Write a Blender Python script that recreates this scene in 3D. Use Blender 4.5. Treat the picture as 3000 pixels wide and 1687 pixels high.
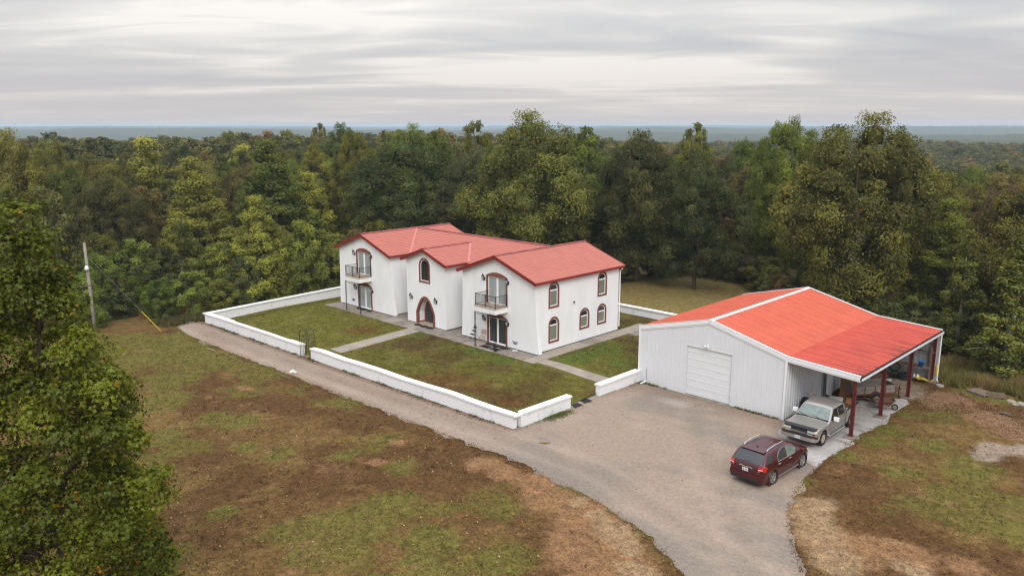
import bpy, bmesh, math, random
import numpy as np
from mathutils import Vector, Matrix, geometry
rad = math.radians
scene = bpy.context.scene
for o in list(bpy.data.objects): bpy.data.objects.remove(o)
COL = scene.collection

# ------------------------------------------------------------------ camera, sky, sun, exposure
CAM = Vector((35.829, -38.865, 15.661))
FW = Vector((-0.68519, 0.69975, -0.20216)); RT = Vector((0.71457, 0.69956, -0.0005)); UP = Vector((-0.14106, 0.14481, 0.97935))
cd = bpy.data.cameras.new('camera'); co = bpy.data.objects.new('camera', cd); COL.objects.link(co)
co.matrix_world = Matrix(((RT.x, UP.x, -FW.x, CAM.x), (RT.y, UP.y, -FW.y, CAM.y), (RT.z, UP.z, -FW.z, CAM.z), (0, 0, 0, 1)))
cd.sensor_width = 36; cd.sensor_fit = 'HORIZONTAL'; cd.lens = 36 * 2307 / 3000
cd.clip_start = .5; cd.clip_end = 30000
scene.camera = co
scene.render.engine = 'CYCLES'; scene.cycles.filter_width = 1.2; scene.cycles.use_adaptive_sampling = False; scene.cycles.volume_bounces = 1
scene.cycles.use_denoising = True; scene.cycles.denoiser = 'OPENIMAGEDENOISE'; scene.cycles.denoising_input_passes = 'RGB_ALBEDO_NORMAL'; scene.cycles.denoising_prefilter = 'NONE'; scene.cycles.sample_clamp_indirect = 4; scene.cycles.diffuse_bounces = 3; scene.cycles.max_bounces = 8
scene.view_settings.view_transform = 'Standard'; scene.view_settings.look = 'None'
scene.view_settings.exposure = 0.13; scene.view_settings.gamma = 1
SUN_EL, SUN_AZ = 40, 128          # azimuth clockwise from +Y
world = bpy.data.worlds.new('World'); scene.world = world; world.use_nodes = True
def build_world():
    nt = world.node_tree; nt.nodes.clear(); N = nt.nodes.new; Lk = nt.links.new
    out = N('ShaderNodeOutputWorld')
    sky = N('ShaderNodeTexSky'); sky.sky_type = 'NISHITA'; sky.sun_disc = False
    sky.sun_elevation = rad(SUN_EL); sky.sun_rotation = rad(SUN_AZ); sky.dust_density = 3
    b1 = N('ShaderNodeBackground'); b1.inputs[1].default_value = .08; Lk(sky.outputs[0], b1.inputs[0])
    tc = N('ShaderNodeTexCoord')
    def dot(v):
        n = N('ShaderNodeVectorMath'); n.operation = 'DOT_PRODUCT'; n.inputs[1].default_value = v
        Lk(tc.outputs['Generated'], n.inputs[0]); return n.outputs['Value']
    def mth(op, a, b=None, c=None):
        n = N('ShaderNodeMath'); n.operation = op
        for i, q in enumerate((a, b, c)):
            if q is None: continue
            if isinstance(q, (int, float)): n.inputs[i].default_value = q
            else: Lk(q, n.inputs[i])
        return n.outputs[0]
    z = mth('MAXIMUM', dot((0, 0, 1)), 0.0)
    zc = mth('ADD', z, .07)
    a = mth('DIVIDE', dot((-.6996, .7145, 0)), zc); b = mth('DIVIDE', dot((.7145, .6996, 0)), zc)
    cmb = N('ShaderNodeCombineXYZ'); Lk(mth('MULTIPLY', b, .5), cmb.inputs[0]); Lk(a, cmb.inputs[1]); cmb.inputs[2].default_value = 3.7
    def noise(scale, det, rough, dist=0.0):
        n = N('ShaderNodeTexNoise'); n.inputs['Scale'].default_value = scale; n.inputs['Detail'].default_value = det
        n.inputs['Roughness'].default_value = rough; n.inputs['Distortion'].default_value = dist
        Lk(cmb.outputs[0], n.inputs['Vector']); return n.outputs['Fac']
    big = noise(.42, 3, .5, .6); fine = noise(1.25, 6, .5, 1.0)
    f = mth('ADD', mth('MULTIPLY', big, .74), mth('MULTIPLY', fine, .26))
    r = N('ShaderNodeValToRGB'); e = r.color_ramp.elements
    e[0].position = .36; e[0].color = (.46, .48, .52, 1); e[1].position = .62; e[1].color = (.90, .865, .83, 1)
    for p, c in ((.45, (.505, .515, .55, 1)), (.51, (.58, .585, .60, 1)), (.56, (.68, .672, .66, 1))):
        q = e.new(p); q.color = c
    Lk(f, r.inputs[0])
    # warm low band along the horizon
    mx = N('ShaderNodeMix'); mx.data_type = 'RGBA'
    hz = mth('MULTIPLY', mth('POWER', mth('SUBTRACT', 1.0, mth('MINIMUM', mth('MULTIPLY', z, 7.0), 1.0)), 1.6), .75)
    Lk(hz, mx.inputs['Factor']); Lk(r.outputs[0], mx.inputs[6]); mx.inputs[7].default_value = (.66, .60, .575, 1)
    # overcast dome: brighter towards the zenith
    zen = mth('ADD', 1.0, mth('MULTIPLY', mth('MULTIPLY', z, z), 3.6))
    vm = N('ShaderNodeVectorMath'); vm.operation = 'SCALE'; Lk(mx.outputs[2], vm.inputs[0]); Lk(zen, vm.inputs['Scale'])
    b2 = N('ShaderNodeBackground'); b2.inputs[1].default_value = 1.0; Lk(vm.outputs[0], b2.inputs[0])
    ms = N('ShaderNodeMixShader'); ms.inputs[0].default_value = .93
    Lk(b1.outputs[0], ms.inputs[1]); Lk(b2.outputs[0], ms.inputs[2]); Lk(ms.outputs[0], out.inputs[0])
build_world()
sd = bpy.data.lights.new('sun', 'SUN'); sd.energy = 1.5; sd.angle = rad(28); sd.color = (1, .965, .92)
so = bpy.data.objects.new('sun', sd); COL.objects.link(so); so.location = (30, -30, 60)
_s = Vector((math.sin(rad(SUN_AZ)) * math.cos(rad(SUN_EL)), math.cos(rad(SUN_AZ)) * math.cos(rad(SUN_EL)), math.sin(rad(SUN_EL))))
so.rotation_euler = _s.to_track_quat('Z', 'Y').to_euler()

# ------------------------------------------------------------------ helpers
rng = np.random.default_rng(7); random.seed(7)
def tag(o, label=None, cat=None, group=None, kind=None):
    if label: o['label'] = label
    if cat: o['category'] = cat
    if group: o['group'] = group
    if kind: o['kind'] = kind
    return o
def empty(name, loc=(0, 0, 0), rz=0, scale=1):
    o = bpy.data.objects.new(name, None); COL.objects.link(o); o.location = loc; o.rotation_euler = (0, 0, rz); o.scale = (scale,) * 3
    o.empty_display_size = .2
    return o
def link(name, me, parent=None, loc=None, rot=None):
    o = bpy.data.objects.new(name, me); COL.objects.link(o)
    if parent is not None: o.parent = parent
    if loc is not None: o.location = loc
    if rot is not None: o.rotation_euler = rot
    return o
class MB:
    """collects geometry for one mesh"""
    def __init__(s, off=(0, 0, 0)): s.v = []; s.f = []; s.off = Vector(off)
    def add(s, vs, fs):
        n = len(s.v); s.v += [tuple(Vector(p) - s.off) for p in vs]; s.f += [tuple(i + n for i in q) for q in fs]; return s
    def box(s, x0, x1, y0, y1, z0, z1):
        return s.add([(x0, y0, z0), (x1, y0, z0), (x1, y1, z0), (x0, y1, z0), (x0, y0, z1), (x1, y0, z1), (x1, y1, z1), (x0, y1, z1)],
                     [(3, 2, 1, 0), (4, 5, 6, 7), (0, 1, 5, 4), (1, 2, 6, 5), (2, 3, 7, 6), (3, 0, 4, 7)])
    def hexa(s, a, b):
        """two quads (bottom a, top b)"""
        return s.add(list(a) + list(b), [(3, 2, 1, 0), (4, 5, 6, 7), (0, 1, 5, 4), (1, 2, 6, 5), (2, 3, 7, 6), (3, 0, 4, 7)])
    def bar(s, p, q, w, h=None, up=(0, 0, 1)):
        """square bar from p to q"""
        h = h or w; p = Vector(p); q = Vector(q); d = (q - p).normalized(); u = Vector(up)
        if abs(d.dot(u)) > .95: u = Vector((1, 0, 0))
        a = d.cross(u).normalized() * (w / 2); b = a.cross(d).normalized() * (h / 2)
        return s.hexa([p - a - b, p + a - b, p + a + b, p - a + b], [q - a - b, q + a - b, q + a + b, q - a + b])
    def tube(s, pts, r, n=8, closed=False, caps=True):
        pts = [Vector(p) for p in pts]; rs = r if isinstance(r, (list, tuple)) else [r] * len(pts); m = len(pts); rings = []
        base = len(s.v); vs = []; fs = []; ref = None
        for i, p in enumerate(pts):
            a = pts[(i - 1) % m] if (i > 0 or closed) else p; b = pts[(i + 1) % m] if (i < m - 1 or closed) else p
            d = (b - a).normalized()
            if ref is None: ref = Vector((0, 0, 1)) if abs(d.z) < .9 else Vector((1, 0, 0))
            u = (ref - d * ref.dot(d)); 
            if u.length < 1e-4: u = d.orthogonal()
            u.normalize(); w = d.cross(u); ref = u
            vs += [p + (u * math.cos(t) + w * math.sin(t)) * rs[i] for t in [2 * math.pi * k / n for k in range(n)]]
        for i in range(m if closed else m - 1):
            j = (i + 1) % m
            fs += [(i * n + k, i * n + (k + 1) % n, j * n + (k + 1) % n, j * n + k) for k in range(n)]
        if caps and not closed: fs += [tuple(range(n - 1, -1, -1)), tuple((m - 1) * n + k for k in range(n))]
        return s.add(vs, fs)
    def cyl(s, c, r, z0, z1, n=16, r2=None):
        return s.tube([(c[0], c[1], z0), (c[0], c[1], z1)], [r, r if r2 is None else r2], n)
    def lathe(s, prof, n=24, mat=None):
        """profile [(r,z)...] about the z axis, then transformed by mat"""
        vs = []; m = len(prof); mat = mat or Matrix()
        for r, z in prof: vs += [mat @ Vector((r * math.cos(2 * math.pi * k / n), r * math.sin(2 * math.pi * k / n), z)) for k in range(n)]
        fs = [(i * n + k, i * n + (k + 1) % n, (i + 1) * n + (k + 1) % n, (i + 1) * n + k) for i in range(m - 1) for k in range(n)]
        return s.add(vs, fs)
    def prism(s, poly, fn, d0, d1):
        """extrude a 2D polygon: fn(u,v,d)->3D"""
        n = len(poly); vs = [fn(u, v, d0) for u, v in poly] + [fn(u, v, d1) for u, v in poly]
        fs = [tuple(range(n)), tuple(range(2 * n - 1, n - 1, -1))] + [(i, n + i, n + (i + 1) % n, (i + 1) % n) for i in range(n)]
        return s.add(vs, fs)
    def holed(s, outer, holes, fn, d0, d1):
        """plate with holes: faces on both sides and reveals"""
        loops = [outer] + holes; tri = geometry.tessellate_polygon([[Vector((u, v, 0)) for u, v in l] for l in loops])
        flat = [p for l in loops for p in l]; n = len(flat)
        vs = [fn(u, v, d0) for u, v in flat] + [fn(u, v, d1) for u, v in flat]
        fs = [tuple(t) for t in tri] + [tuple(n + i for i in reversed(t)) for t in tri]
        k = 0
        for l in loops:
            m = len(l); fs += [(k + i, k + (i + 1) % m, n + k + (i + 1) % m, n + k + i) for i in range(m)]; k += m
        return s.add(vs, fs)
    def mesh(s, name, mat=None, smooth=False, fixn=True):
        me = bpy.data.meshes.new(name); me.from_pydata(s.v, [], s.f)
        if fixn:
            bm = bmesh.new(); bm.from_mesh(me); bmesh.ops.recalc_face_normals(bm, faces=bm.faces); bm.to_mesh(me); bm.free()
        if mat: me.materials.append(mat)
        if smooth: me.polygons.foreach_set('use_smooth', [True] * len(me.polygons))
        me.update(); return me
    def build(s, name, mat, parent=None, smooth=False, loc=None, fixn=True):
        return link(name, s.mesh(name, mat, smooth, fixn), parent, loc)
def np_mesh(name, V, F, mat=None, k=4):
    """fast mesh from numpy arrays with k-gon faces"""
    me = bpy.data.meshes.new(name); V = np.asarray(V, np.float32); F = np.asarray(F, np.int32)
    me.vertices.add(len(V)); me.vertices.foreach_set('co', V.ravel())
    me.loops.add(F.size); me.loops.foreach_set('vertex_index', F.ravel())
    me.polygons.add(len(F)); me.polygons.foreach_set('loop_start', np.arange(0, F.size, k, dtype=np.int32))
    if mat: me.materials.append(mat)
    me.update(calc_edges=True); return me
def copy_tree(o, parent=None):
    c = o.copy(); COL.objects.link(c); c.parent = parent
    for ch in list(o.children): copy_tree(ch, c)
    return c
# value noise on numpy arrays
def _h(ix, iy, s):
    n = (ix.astype(np.int64) * 374761393 + iy.astype(np.int64) * 668265263 + s * 974711) & 0x7fffffff
    n = ((n ^ (n >> 13)) * 1274126177) & 0x7fffffff
    return ((n ^ (n >> 16)) & 0xffff) / 65535.0
def vnoise(x, y, s=0):
    x = np.asarray(x, float); y = np.asarray(y, float); ix = np.floor(x); iy = np.floor(y); fx = x - ix; fy = y - iy
    fx = fx * fx * (3 - 2 * fx); fy = fy * fy * (3 - 2 * fy)
    a = _h(ix, iy, s); b = _h(ix + 1, iy, s); c = _h(ix, iy + 1, s); d = _h(ix + 1, iy + 1, s)
    return (a * (1 - fx) + b * fx) * (1 - fy) + (c * (1 - fx) + d * fx) * fy
def fbm(x, y, s=0, o=4):
    t = 0; a = .5; n = 0
    for i in range(o): t = t + a * vnoise(x * 2 ** i, y * 2 ** i, s + i * 17); n += a; a *= .5
    return t / n
def sstep(a, b, x): t = np.clip((x - a) / (b - a), 0, 1); return t * t * (3 - 2 * t)

# ------------------------------------------------------------------ materials
def newmat(name):
    m = bpy.data.materials.new(name); m.use_nodes = True; nt = m.node_tree
    return m, nt, nt.nodes['Principled BSDF']
def M(name, col, rough=.7, metal=0.0, spec=.4, var=0.0, vscale=3.0, col2=None, bump=0.0, bscale=30.0, coat=0.0, emit=None, stretch=None):
    """principled with procedural colour variation and bump in world position"""
    m, nt, p = newmat(name); N = nt.nodes.new; Lk = nt.links.new
    p.inputs['Base Color'].default_value = (*col, 1); p.inputs['Roughness'].default_value = rough; p.inputs['Metallic'].default_value = metal
    p.inputs['Specular IOR Level'].default_value = spec; p.inputs['Coat Weight'].default_value = coat
    geo = N('ShaderNodeNewGeometry'); vec = geo.outputs['Position']
    if stretch:
        mp = N('ShaderNodeVectorMath'); mp.operation = 'MULTIPLY'; mp.inputs[1].default_value = stretch; Lk(vec, mp.inputs[0]); vec = mp.outputs[0]
    if var > 0 or col2:
        n = N('ShaderNodeTexNoise'); n.inputs['Scale'].default_value = vscale; n.inputs['Detail'].default_value = 6; n.inputs['Roughness'].default_value = .65; Lk(vec, n.inputs['Vector'])
        r = N('ShaderNodeValToRGB'); e = r.color_ramp.elements; e[0].position = .35; e[1].position = .68
        c2 = col2 if col2 else tuple(c * (1 + var) for c in col); c1 = col if col2 else tuple(c * (1 - var) for c in col)
        e[0].color = (*c1, 1); e[1].color = (*c2, 1); Lk(n.outputs['Fac'], r.inputs[0]); Lk(r.outputs[0], p.inputs['Base Color'])
    if bump > 0:
        n2 = N('ShaderNodeTexNoise'); n2.inputs['Scale'].default_value = bscale; n2.inputs['Detail'].default_value = 4; Lk(vec, n2.inputs['Vector'])
        b = N('ShaderNodeBump'); b.inputs['Strength'].default_value = bump; b.inputs['Distance'].default_value = .02; Lk(n2.outputs['Fac'], b.inputs['Height']); Lk(b.outputs[0], p.inputs['Normal'])
    return m
MT = {}
MT['stucco'] = M('white_stucco', (.80, .80, .80), .85, spec=.2, var=.05, vscale=1.1, bump=.25, bscale=18, stretch=(1, 1, .3))
MT['stucco_line'] = M('soffit_white', (.70, .70, .70), .8, spec=.2)
MT['found'] = M('foundation_dark', (.06, .05, .045), .9)
MT['trim'] = M('red_brick_trim', (.215, .08, .05), .8, spec=.2, var=.3, vscale=9, bump=.3, bscale=25)
MT['fascia'] = M('red_fascia_paint', (.215, .024, .016), .5, spec=.4, var=.12, vscale=2)
MT['tile'] = M('salmon_metal_tile', (.435, .150, .115), .6, spec=.25, var=.06, vscale=1.2, bump=.05, bscale=20)
MT['tilecap'] = M('weathered_ridge_tile', (.44, .10, .09), .6, spec=.3, col2=(.12, .05, .05), vscale=1.3)
MT['valley'] = M('pale_red_valley_metal', (.52, .165, .15), .4, spec=.4, var=.05, vscale=2)
MT['vinyl'] = M('white_vinyl_frame', (.82, .82, .82), .4, spec=.4)
MT['iron'] = M('black_wrought_iron', (.014, .013, .015), .5, spec=.4)
MT['tan_slab'] = M('tan_balcony_floor', (.38, .30, .22), .8, var=.2, vscale=5)
MT['dark_in'] = M('dark_room', (.035, .04, .045), .9)
MT['door'] = M('weathered_dark_door', (.05, .05, .06), .7, var=.3, vscale=6, stretch=(1, 1, .2))
MT['lampglass'] = M('frosted_lamp_glass', (.55, .52, .48), .25, spec=.5)
MT['conc'] = M('grey_concrete_walk', (.35, .30, .25), .9, spec=.15, col2=(.25, .21, .17), vscale=1.1, bump=.15, bscale=40)
MT['conc2'] = M('stained_concrete_walk', (.28, .24, .20), .9, spec=.15, col2=(.16, .135, .11), vscale=1.6, bump=.15, bscale=40)
MT['mat'] = M('black_rubber_mat', (.012, .012, .013), .8)
MT['siding'] = M('white_metal_siding', (.66, .67, .69), .42, spec=.4, var=.03, vscale=.8)
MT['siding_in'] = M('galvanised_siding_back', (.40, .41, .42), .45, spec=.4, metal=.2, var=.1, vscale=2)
MT['trimw'] = M('white_metal_trim', (.76, .77, .78), .4, spec=.4, var=.04, vscale=1)
MT['gdoor'] = M('white_garage_door', (.70, .71, .72), .4, spec=.4, var=.02)
MT['barnroof'] = M('red_metal_roof', (.55, .122, .070), .48, spec=.3, var=.08, vscale=.8)
def stained_roof():
    m = M('dirty_red_metal_roof', (.51, .088, .058), .5, spec=.3, var=.10, vscale=.7); nt = m.node_tree; N = nt.nodes.new; Lk = nt.links.new; p = nt.nodes['Principled BSDF']; g = N('ShaderNodeNewGeometry')
    v = N('ShaderNodeVectorMath'); v.operation = 'MULTIPLY'; v.inputs[1].default_value = (.35, 4.2, 1); Lk(g.outputs['Position'], v.inputs[0]); n = N('ShaderNodeTexNoise'); n.inputs['Scale'].default_value = 1; n.inputs['Detail'].default_value = 6; n.inputs['Roughness'].default_value = .7; Lk(v.outputs[0], n.inputs['Vector'])
    n2 = N('ShaderNodeTexNoise'); n2.inputs['Scale'].default_value = .35; n2.inputs['Detail'].default_value = 3; Lk(g.outputs['Position'], n2.inputs['Vector']); sp = N('ShaderNodeSeparateXYZ'); Lk(g.outputs['Position'], sp.inputs[0])
    def mr(f, a, b): q = N('ShaderNodeMapRange'); q.inputs[1].default_value = a; q.inputs[2].default_value = b; Lk(f, q.inputs[0]); return q.outputs[0]
    def mul(a, b): q = N('ShaderNodeMath'); q.operation = 'MULTIPLY'; Lk(a, q.inputs[0]); Lk(b, q.inputs[1]); return q.outputs[0]
    f = mul(mul(mr(n.outputs['Fac'], .46, .66), mr(sp.outputs[0], 18.2, 21.2)), mr(n2.outputs['Fac'], .38, .56)); x = N('ShaderNodeMix'); x.data_type = 'RGBA'; old = p.inputs['Base Color'].links[0].from_socket; Lk(f, x.inputs['Factor']); Lk(old, x.inputs[6]); x.inputs[7].default_value = (.09, .030, .030, 1); Lk(x.outputs[2], p.inputs['Base Color']); return m
MT['leanroof'] = stained_roof()
MT['redsteel'] = M('oxide_red_steel', (.125, .022, .018), .6, spec=.35, var=.25, vscale=5)
MT['rust'] = M('rusty_iron', (.17, .06, .03), .85, col2=(.07, .03, .02), vscale=9)
MT['wood'] = M('weathered_wood', (.22, .16, .11), .85, col2=(.12, .09, .065), vscale=4, stretch=(1, 1, 4))
MT['newwood'] = M('yellow_pine', (.42, .24, .09), .8, col2=(.30, .17, .07), vscale=5)
MT['ply'] = M('brown_plywood', (.26, .13, .045), .8, col2=(.17, .085, .035), vscale=3)
MT['oldboard'] = M('peeling_grey_board', (.26, .23, .20), .9, col2=(.12, .095, .08), vscale=14)
MT['card'] = M('brown_cardboard', (.25, .16, .09), .9, var=.25, vscale=6)
MT['rubber'] = M('black_tyre_rubber', (.016, .016, .017), .85, var=.2, vscale=10)
MT['blue'] = M('blue_plastic', (.015, .16, .50), .4, spec=.5)
MT['yellow'] = M('yellow_plastic', (.62, .46, .02), .5)
MT['green'] = M('green_hose', (.02, .075, .035), .5)
MT['whitep'] = M('white_plastic', (.75, .75, .74), .5)
MT['pole'] = M('grey_weathered_pole', (.27, .24, .21), .9, var=.3, vscale=5, stretch=(3, 3, .5))
MT['wire'] = M('grey_steel_wire', (.22, .22, .18), .5, metal=.5)
MT['silver'] = M('bright_metal', (.62, .62, .63), .22, metal=1.0)
MT['alloy'] = M('alloy_wheel', (.42, .41, .39), .35, metal=.7)
MT['carred'] = M('dark_red_car_paint', (.050, .0025, .0045), .2, spec=.45, coat=.45)
MT['pewter'] = M('pewter_car_paint', (.34, .315, .285), .32, metal=.4, spec=.5, coat=.5)
MT['blackp'] = M('black_plastic_trim', (.02, .02, .022), .5)
MT['greyp'] = M('grey_plastic_trim', (.17, .15, .13), .6)
MT['carglass'] = M('tinted_car_glass', (.016, .02, .022), .06, spec=.9)
MT['lightglass'] = M('green_tint_windscreen', (.13, .17, .15), .08, spec=.9, var=.3, vscale=3)
MT['redlamp'] = M('red_tail_lamp', (.55, .012, .012), .15, spec=.7, coat=.5)
MT['clearlamp'] = M('clear_headlamp', (.60, .58, .50), .15, spec=.8)
MT['amber'] = M('amber_lamp', (.8, .18, .02), .2)
MT['plate'] = M('white_plate', (.72, .74, .76), .4)
MT['ink'] = M('dark_plate_ink', (.05, .06, .14), .6)
MT['cream'] = M('tan_metal_chair', (.42, .33, .24), .5)
MT['brass'] = M('gold_emblem', (.55, .40, .10), .3, metal=.9)
MT['ornament'] = M('mauve_metal_ornament', (.28, .24, .34), .5)
MT['stone'] = M('pale_field_stone', (.30, .26, .20), .9, var=.25, vscale=6)
MT['bark'] = M('grey_brown_bark', (.12, .095, .075), .95, var=.4, vscale=6, bump=.5, bscale=20, stretch=(2, 2, .5))
MT['palebark'] = M('pale_grey_bark', (.22, .19, .155), .95, var=.3, vscale=6)
# painted block wall with faint courses
def block_mat():
    m, nt, p = newmat('painted_block_wall'); N = nt.nodes.new; Lk = nt.links.new
    p.inputs['Roughness'].default_value = .85; p.inputs['Specular IOR Level'].default_value = .2
    g = N('ShaderNodeNewGeometry'); sp = N('ShaderNodeSeparateXYZ'); Lk(g.outputs['Position'], sp.inputs[0])
    ad = N('ShaderNodeMath'); ad.operation = 'ADD'; Lk(sp.outputs[0], ad.inputs[0]); Lk(sp.outputs[1], ad.inputs[1])
    cb = N('ShaderNodeCombineXYZ'); Lk(ad.outputs[0], cb.inputs[0]); Lk(sp.outputs[2], cb.inputs[1])
    br = N('ShaderNodeTexBrick'); br.inputs['Scale'].default_value = 1; br.inputs['Brick Width'].default_value = .4; br.inputs['Row Height'].default_value = .2
    br.inputs['Mortar Size'].default_value = .006; br.inputs['Mortar Smooth'].default_value = .4
    br.inputs['Color1'].default_value = (.80, .80, .81, 1); br.inputs['Color2'].default_value = (.77, .775, .785, 1); br.inputs['Mortar'].default_value = (.66, .665, .68, 1)
    Lk(cb.outputs[0], br.inputs['Vector'])
    n = N('ShaderNodeTexNoise'); n.inputs['Scale'].default_value = 1.4; n.inputs['Detail'].default_value = 8; n.inputs['Roughness'].default_value = .7; Lk(g.outputs['Position'], n.inputs['Vector'])
    r = N('ShaderNodeValToRGB'); r.color_ramp.elements[0].position = .30; r.color_ramp.elements[0].color = (.72, .70, .68, 1); r.color_ramp.elements[1].position = .46; r.color_ramp.elements[1].color = (1, 1, 1, 1); Lk(n.outputs['Fac'], r.inputs[0])
    mx = N('ShaderNodeMix'); mx.data_type = 'RGBA'; mx.blend_type = 'MULTIPLY'; mx.inputs['Factor'].default_value = 1; Lk(br.outputs['Color'], mx.inputs[6]); Lk(r.outputs[0], mx.inputs[7]); Lk(mx.outputs[2], p.inputs['Base Color'])
    b = N('ShaderNodeBump'); b.inputs['Strength'].default_value = .5; b.inputs['Distance'].default_value = .012; b.invert = True; Lk(br.outputs['Fac'], b.inputs['Height']); Lk(b.outputs[0], p.inputs['Normal'])
    return m
MT['block'] = block_mat()
MT['cap'] = M('white_wall_cap', (.82, .82, .82), .8, spec=.2, col2=(.74, .73, .71), vscale=2.2, bump=.1, bscale=25)
MT['glass'] = M('glass_over_pale_blind', (.33, .37, .37), .06, spec=.6, var=.12, vscale=1.2, stretch=(5, 5, .5), coat=.6)
MT['glass_dark'] = M('glass_over_dark_blind', (.045, .05, .056), .06, spec=.6, var=.25, vscale=2, stretch=(9, 9, .3), coat=.6)
MT['glass_green'] = M('glass_over_green_blind', (.20, .225, .17), .06, spec=.6, var=.15, vscale=1.2, coat=.6)
MT['glass_room'] = M('glass_over_dark_room', (.018, .022, .024), .05, spec=.6, coat=.6)
def attr_ground(name, bump=.6, fine=1.0, speck=(.5, .35, .22), nspeck=.7, grain=(1.7, 11, .5, 1.5), mot=(.55, 1.5)):
    """vertex colour of the ground cover times fine procedural grain"""
    m, nt, p = newmat(name); N = nt.nodes.new; Lk = nt.links.new
    p.inputs['Roughness'].default_value = .95; p.inputs['Specular IOR Level'].default_value = .1
    at = N('ShaderNodeAttribute'); at.attribute_name = 'cover'
    g = N('ShaderNodeNewGeometry')
    def noise(s, d=6, r=.7):
        n = N('ShaderNodeTexNoise'); n.inputs['Scale'].default_value = s; n.inputs['Detail'].default_value = d; n.inputs['Roughness'].default_value = r; Lk(g.outputs['Position'], n.inputs['Vector']); return n.outputs['Fac']
    def ramp(f, a, b, ca, cb):
        r = N('ShaderNodeValToRGB'); r.color_ramp.elements[0].position = a; r.color_ramp.elements[1].position = b
        r.color_ramp.elements[0].color = (*ca, 1); r.color_ramp.elements[1].color = (*cb, 1); Lk(f, r.inputs[0]); return r.outputs[0]
    def mix(t, f, a, b):
        x = N('ShaderNodeMix'); x.data_type = 'RGBA'; x.blend_type = t
        if isinstance(f, float): x.inputs['Factor'].default_value = f
        else: Lk(f, x.inputs['Factor'])
        Lk(a, x.inputs[6])
        if isinstance(b, tuple): x.inputs[7].default_value = (*b, 1)
        else: Lk(b, x.inputs[7])
        return x.outputs[2]
    c = mix('MULTIPLY', 1.0, at.outputs['Color'], ramp(noise(grain[0], 8, .75), .32, .70, (mot[0],) * 3, (mot[1], mot[1] * .97, mot[1] * .94)))
    c = mix('MULTIPLY', fine, c, ramp(noise(grain[1], 5, .8), .33, .66, (grain[2],) * 3, (grain[3],) * 3))
    sp = ramp(noise(26, 3, .6), nspeck - .03, nspeck + .03, (0, 0, 0), (1, 1, 1))
    c = mix('MIX', sp, c, speck)
    Lk(c, p.inputs['Base Color'])
    b = N('ShaderNodeBump'); b.inputs['Strength'].default_value = bump; b.inputs['Distance'].default_value = .06; Lk(noise(9, 6, .8), b.inputs['Height']); Lk(b.outputs[0], p.inputs['Normal'])
    return m
MT['lawn'] = attr_ground('patchy_lawn', bump=.5, fine=.8, speck=(.16, .14, .05), nspeck=.72)
MT['gravel'] = attr_ground('tan_gravel', bump=.2, fine=.5, speck=(.36, .31, .27), nspeck=.62, grain=(4.5, 22, .62, 1.4), mot=(.78, 1.2))
def blade_mat():
    m, nt, p = newmat('grass_blades'); at = nt.nodes.new('ShaderNodeAttribute'); at.attribute_name = 'cover'
    nt.links.new(at.outputs['Color'], p.inputs['Base Color']); p.inputs['Roughness'].default_value = .9; p.inputs['Specular IOR Level'].default_value = .1; return m
MT['blade'] = blade_mat()
def leaf_mat(name, mode='color', ramp=None, fleck=.0, flcol=(.30, .13, .02)):
    m, nt, p = newmat(name); N = nt.nodes.new; Lk = nt.links.new; nt.nodes.remove(p); out = nt.nodes['Material Output']
    oi = N('ShaderNodeObjectInfo'); at = N('ShaderNodeAttribute'); at.attribute_name = 'lv'
    if mode == 'color': base = oi.outputs['Color']
    else:
        r = N('ShaderNodeValToRGB'); el = r.color_ramp.elements; r.color_ramp.interpolation = 'LINEAR'
        el[0].color = (*ramp[0][1], 1); el[0].position = ramp[0][0]; el[1].color = (*ramp[-1][1], 1); el[1].position = ramp[-1][0]
        for q, c in ramp[1:-1]: e = el.new(q); e.color = (*c, 1)
        Lk(oi.outputs['Random'], r.inputs[0]); base = r.outputs[0]
    # per-leaf brightness and hue shift from the mesh attribute (x: brightness, y: hue, z: fleck)
    sp = N('ShaderNodeSeparateXYZ'); Lk(at.outputs['Vector'], sp.inputs[0])
    mr = N('ShaderNodeMapRange'); mr.inputs['To Min'].default_value = .48; mr.inputs['To Max'].default_value = 2.1; Lk(sp.outputs[0], mr.inputs[0])
    vm = N('ShaderNodeVectorMath'); vm.operation = 'SCALE'; Lk(base, vm.inputs[0]); Lk(mr.outputs[0], vm.inputs['Scale'])
    warm = N('ShaderNodeMix'); warm.data_type = 'RGBA'; warm.blend_type = 'MULTIPLY'; Lk(sp.outputs[1], warm.inputs['Factor']); Lk(vm.outputs[0], warm.inputs[6]); warm.inputs[7].default_value = (1.35, 1.08, .7, 1)
    fl = N('ShaderNodeMath'); fl.operation = 'GREATER_THAN'; fl.inputs[1].default_value = 1 - fleck; Lk(sp.outputs[2], fl.inputs[0])
    mf = N('ShaderNodeMix'); mf.data_type = 'RGBA'; Lk(fl.outputs[0], mf.inputs['Factor']); Lk(warm.outputs[2], mf.inputs[6]); mf.inputs[7].default_value = (*flcol, 1)
    df = N('ShaderNodeBsdfDiffuse'); tl = N('ShaderNodeBsdfTranslucent'); mx = N('ShaderNodeMixShader'); mx.inputs[0].default_value = .18
    gl = N('ShaderNodeBsdfGlossy'); gl.inputs['Roughness'].default_value = .45; gl.inputs[0].default_value = (.9, .95, 1, 1)
    m2 = N('ShaderNodeMixShader'); m2.inputs[0].default_value = .012
    Lk(mf.outputs[2], df.inputs[0]); Lk(mf.outputs[2], tl.inputs[0]); Lk(df.outputs[0], mx.inputs[1]); Lk(tl.outputs[0], mx.inputs[2])
    Lk(mx.outputs[0], m2.inputs[1]); Lk(gl.outputs[0], m2.inputs[2]); Lk(m2.outputs[0], out.inputs[0])
    return m
MT['leaf'] = leaf_mat('forest_leaf', fleck=.012)
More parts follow.
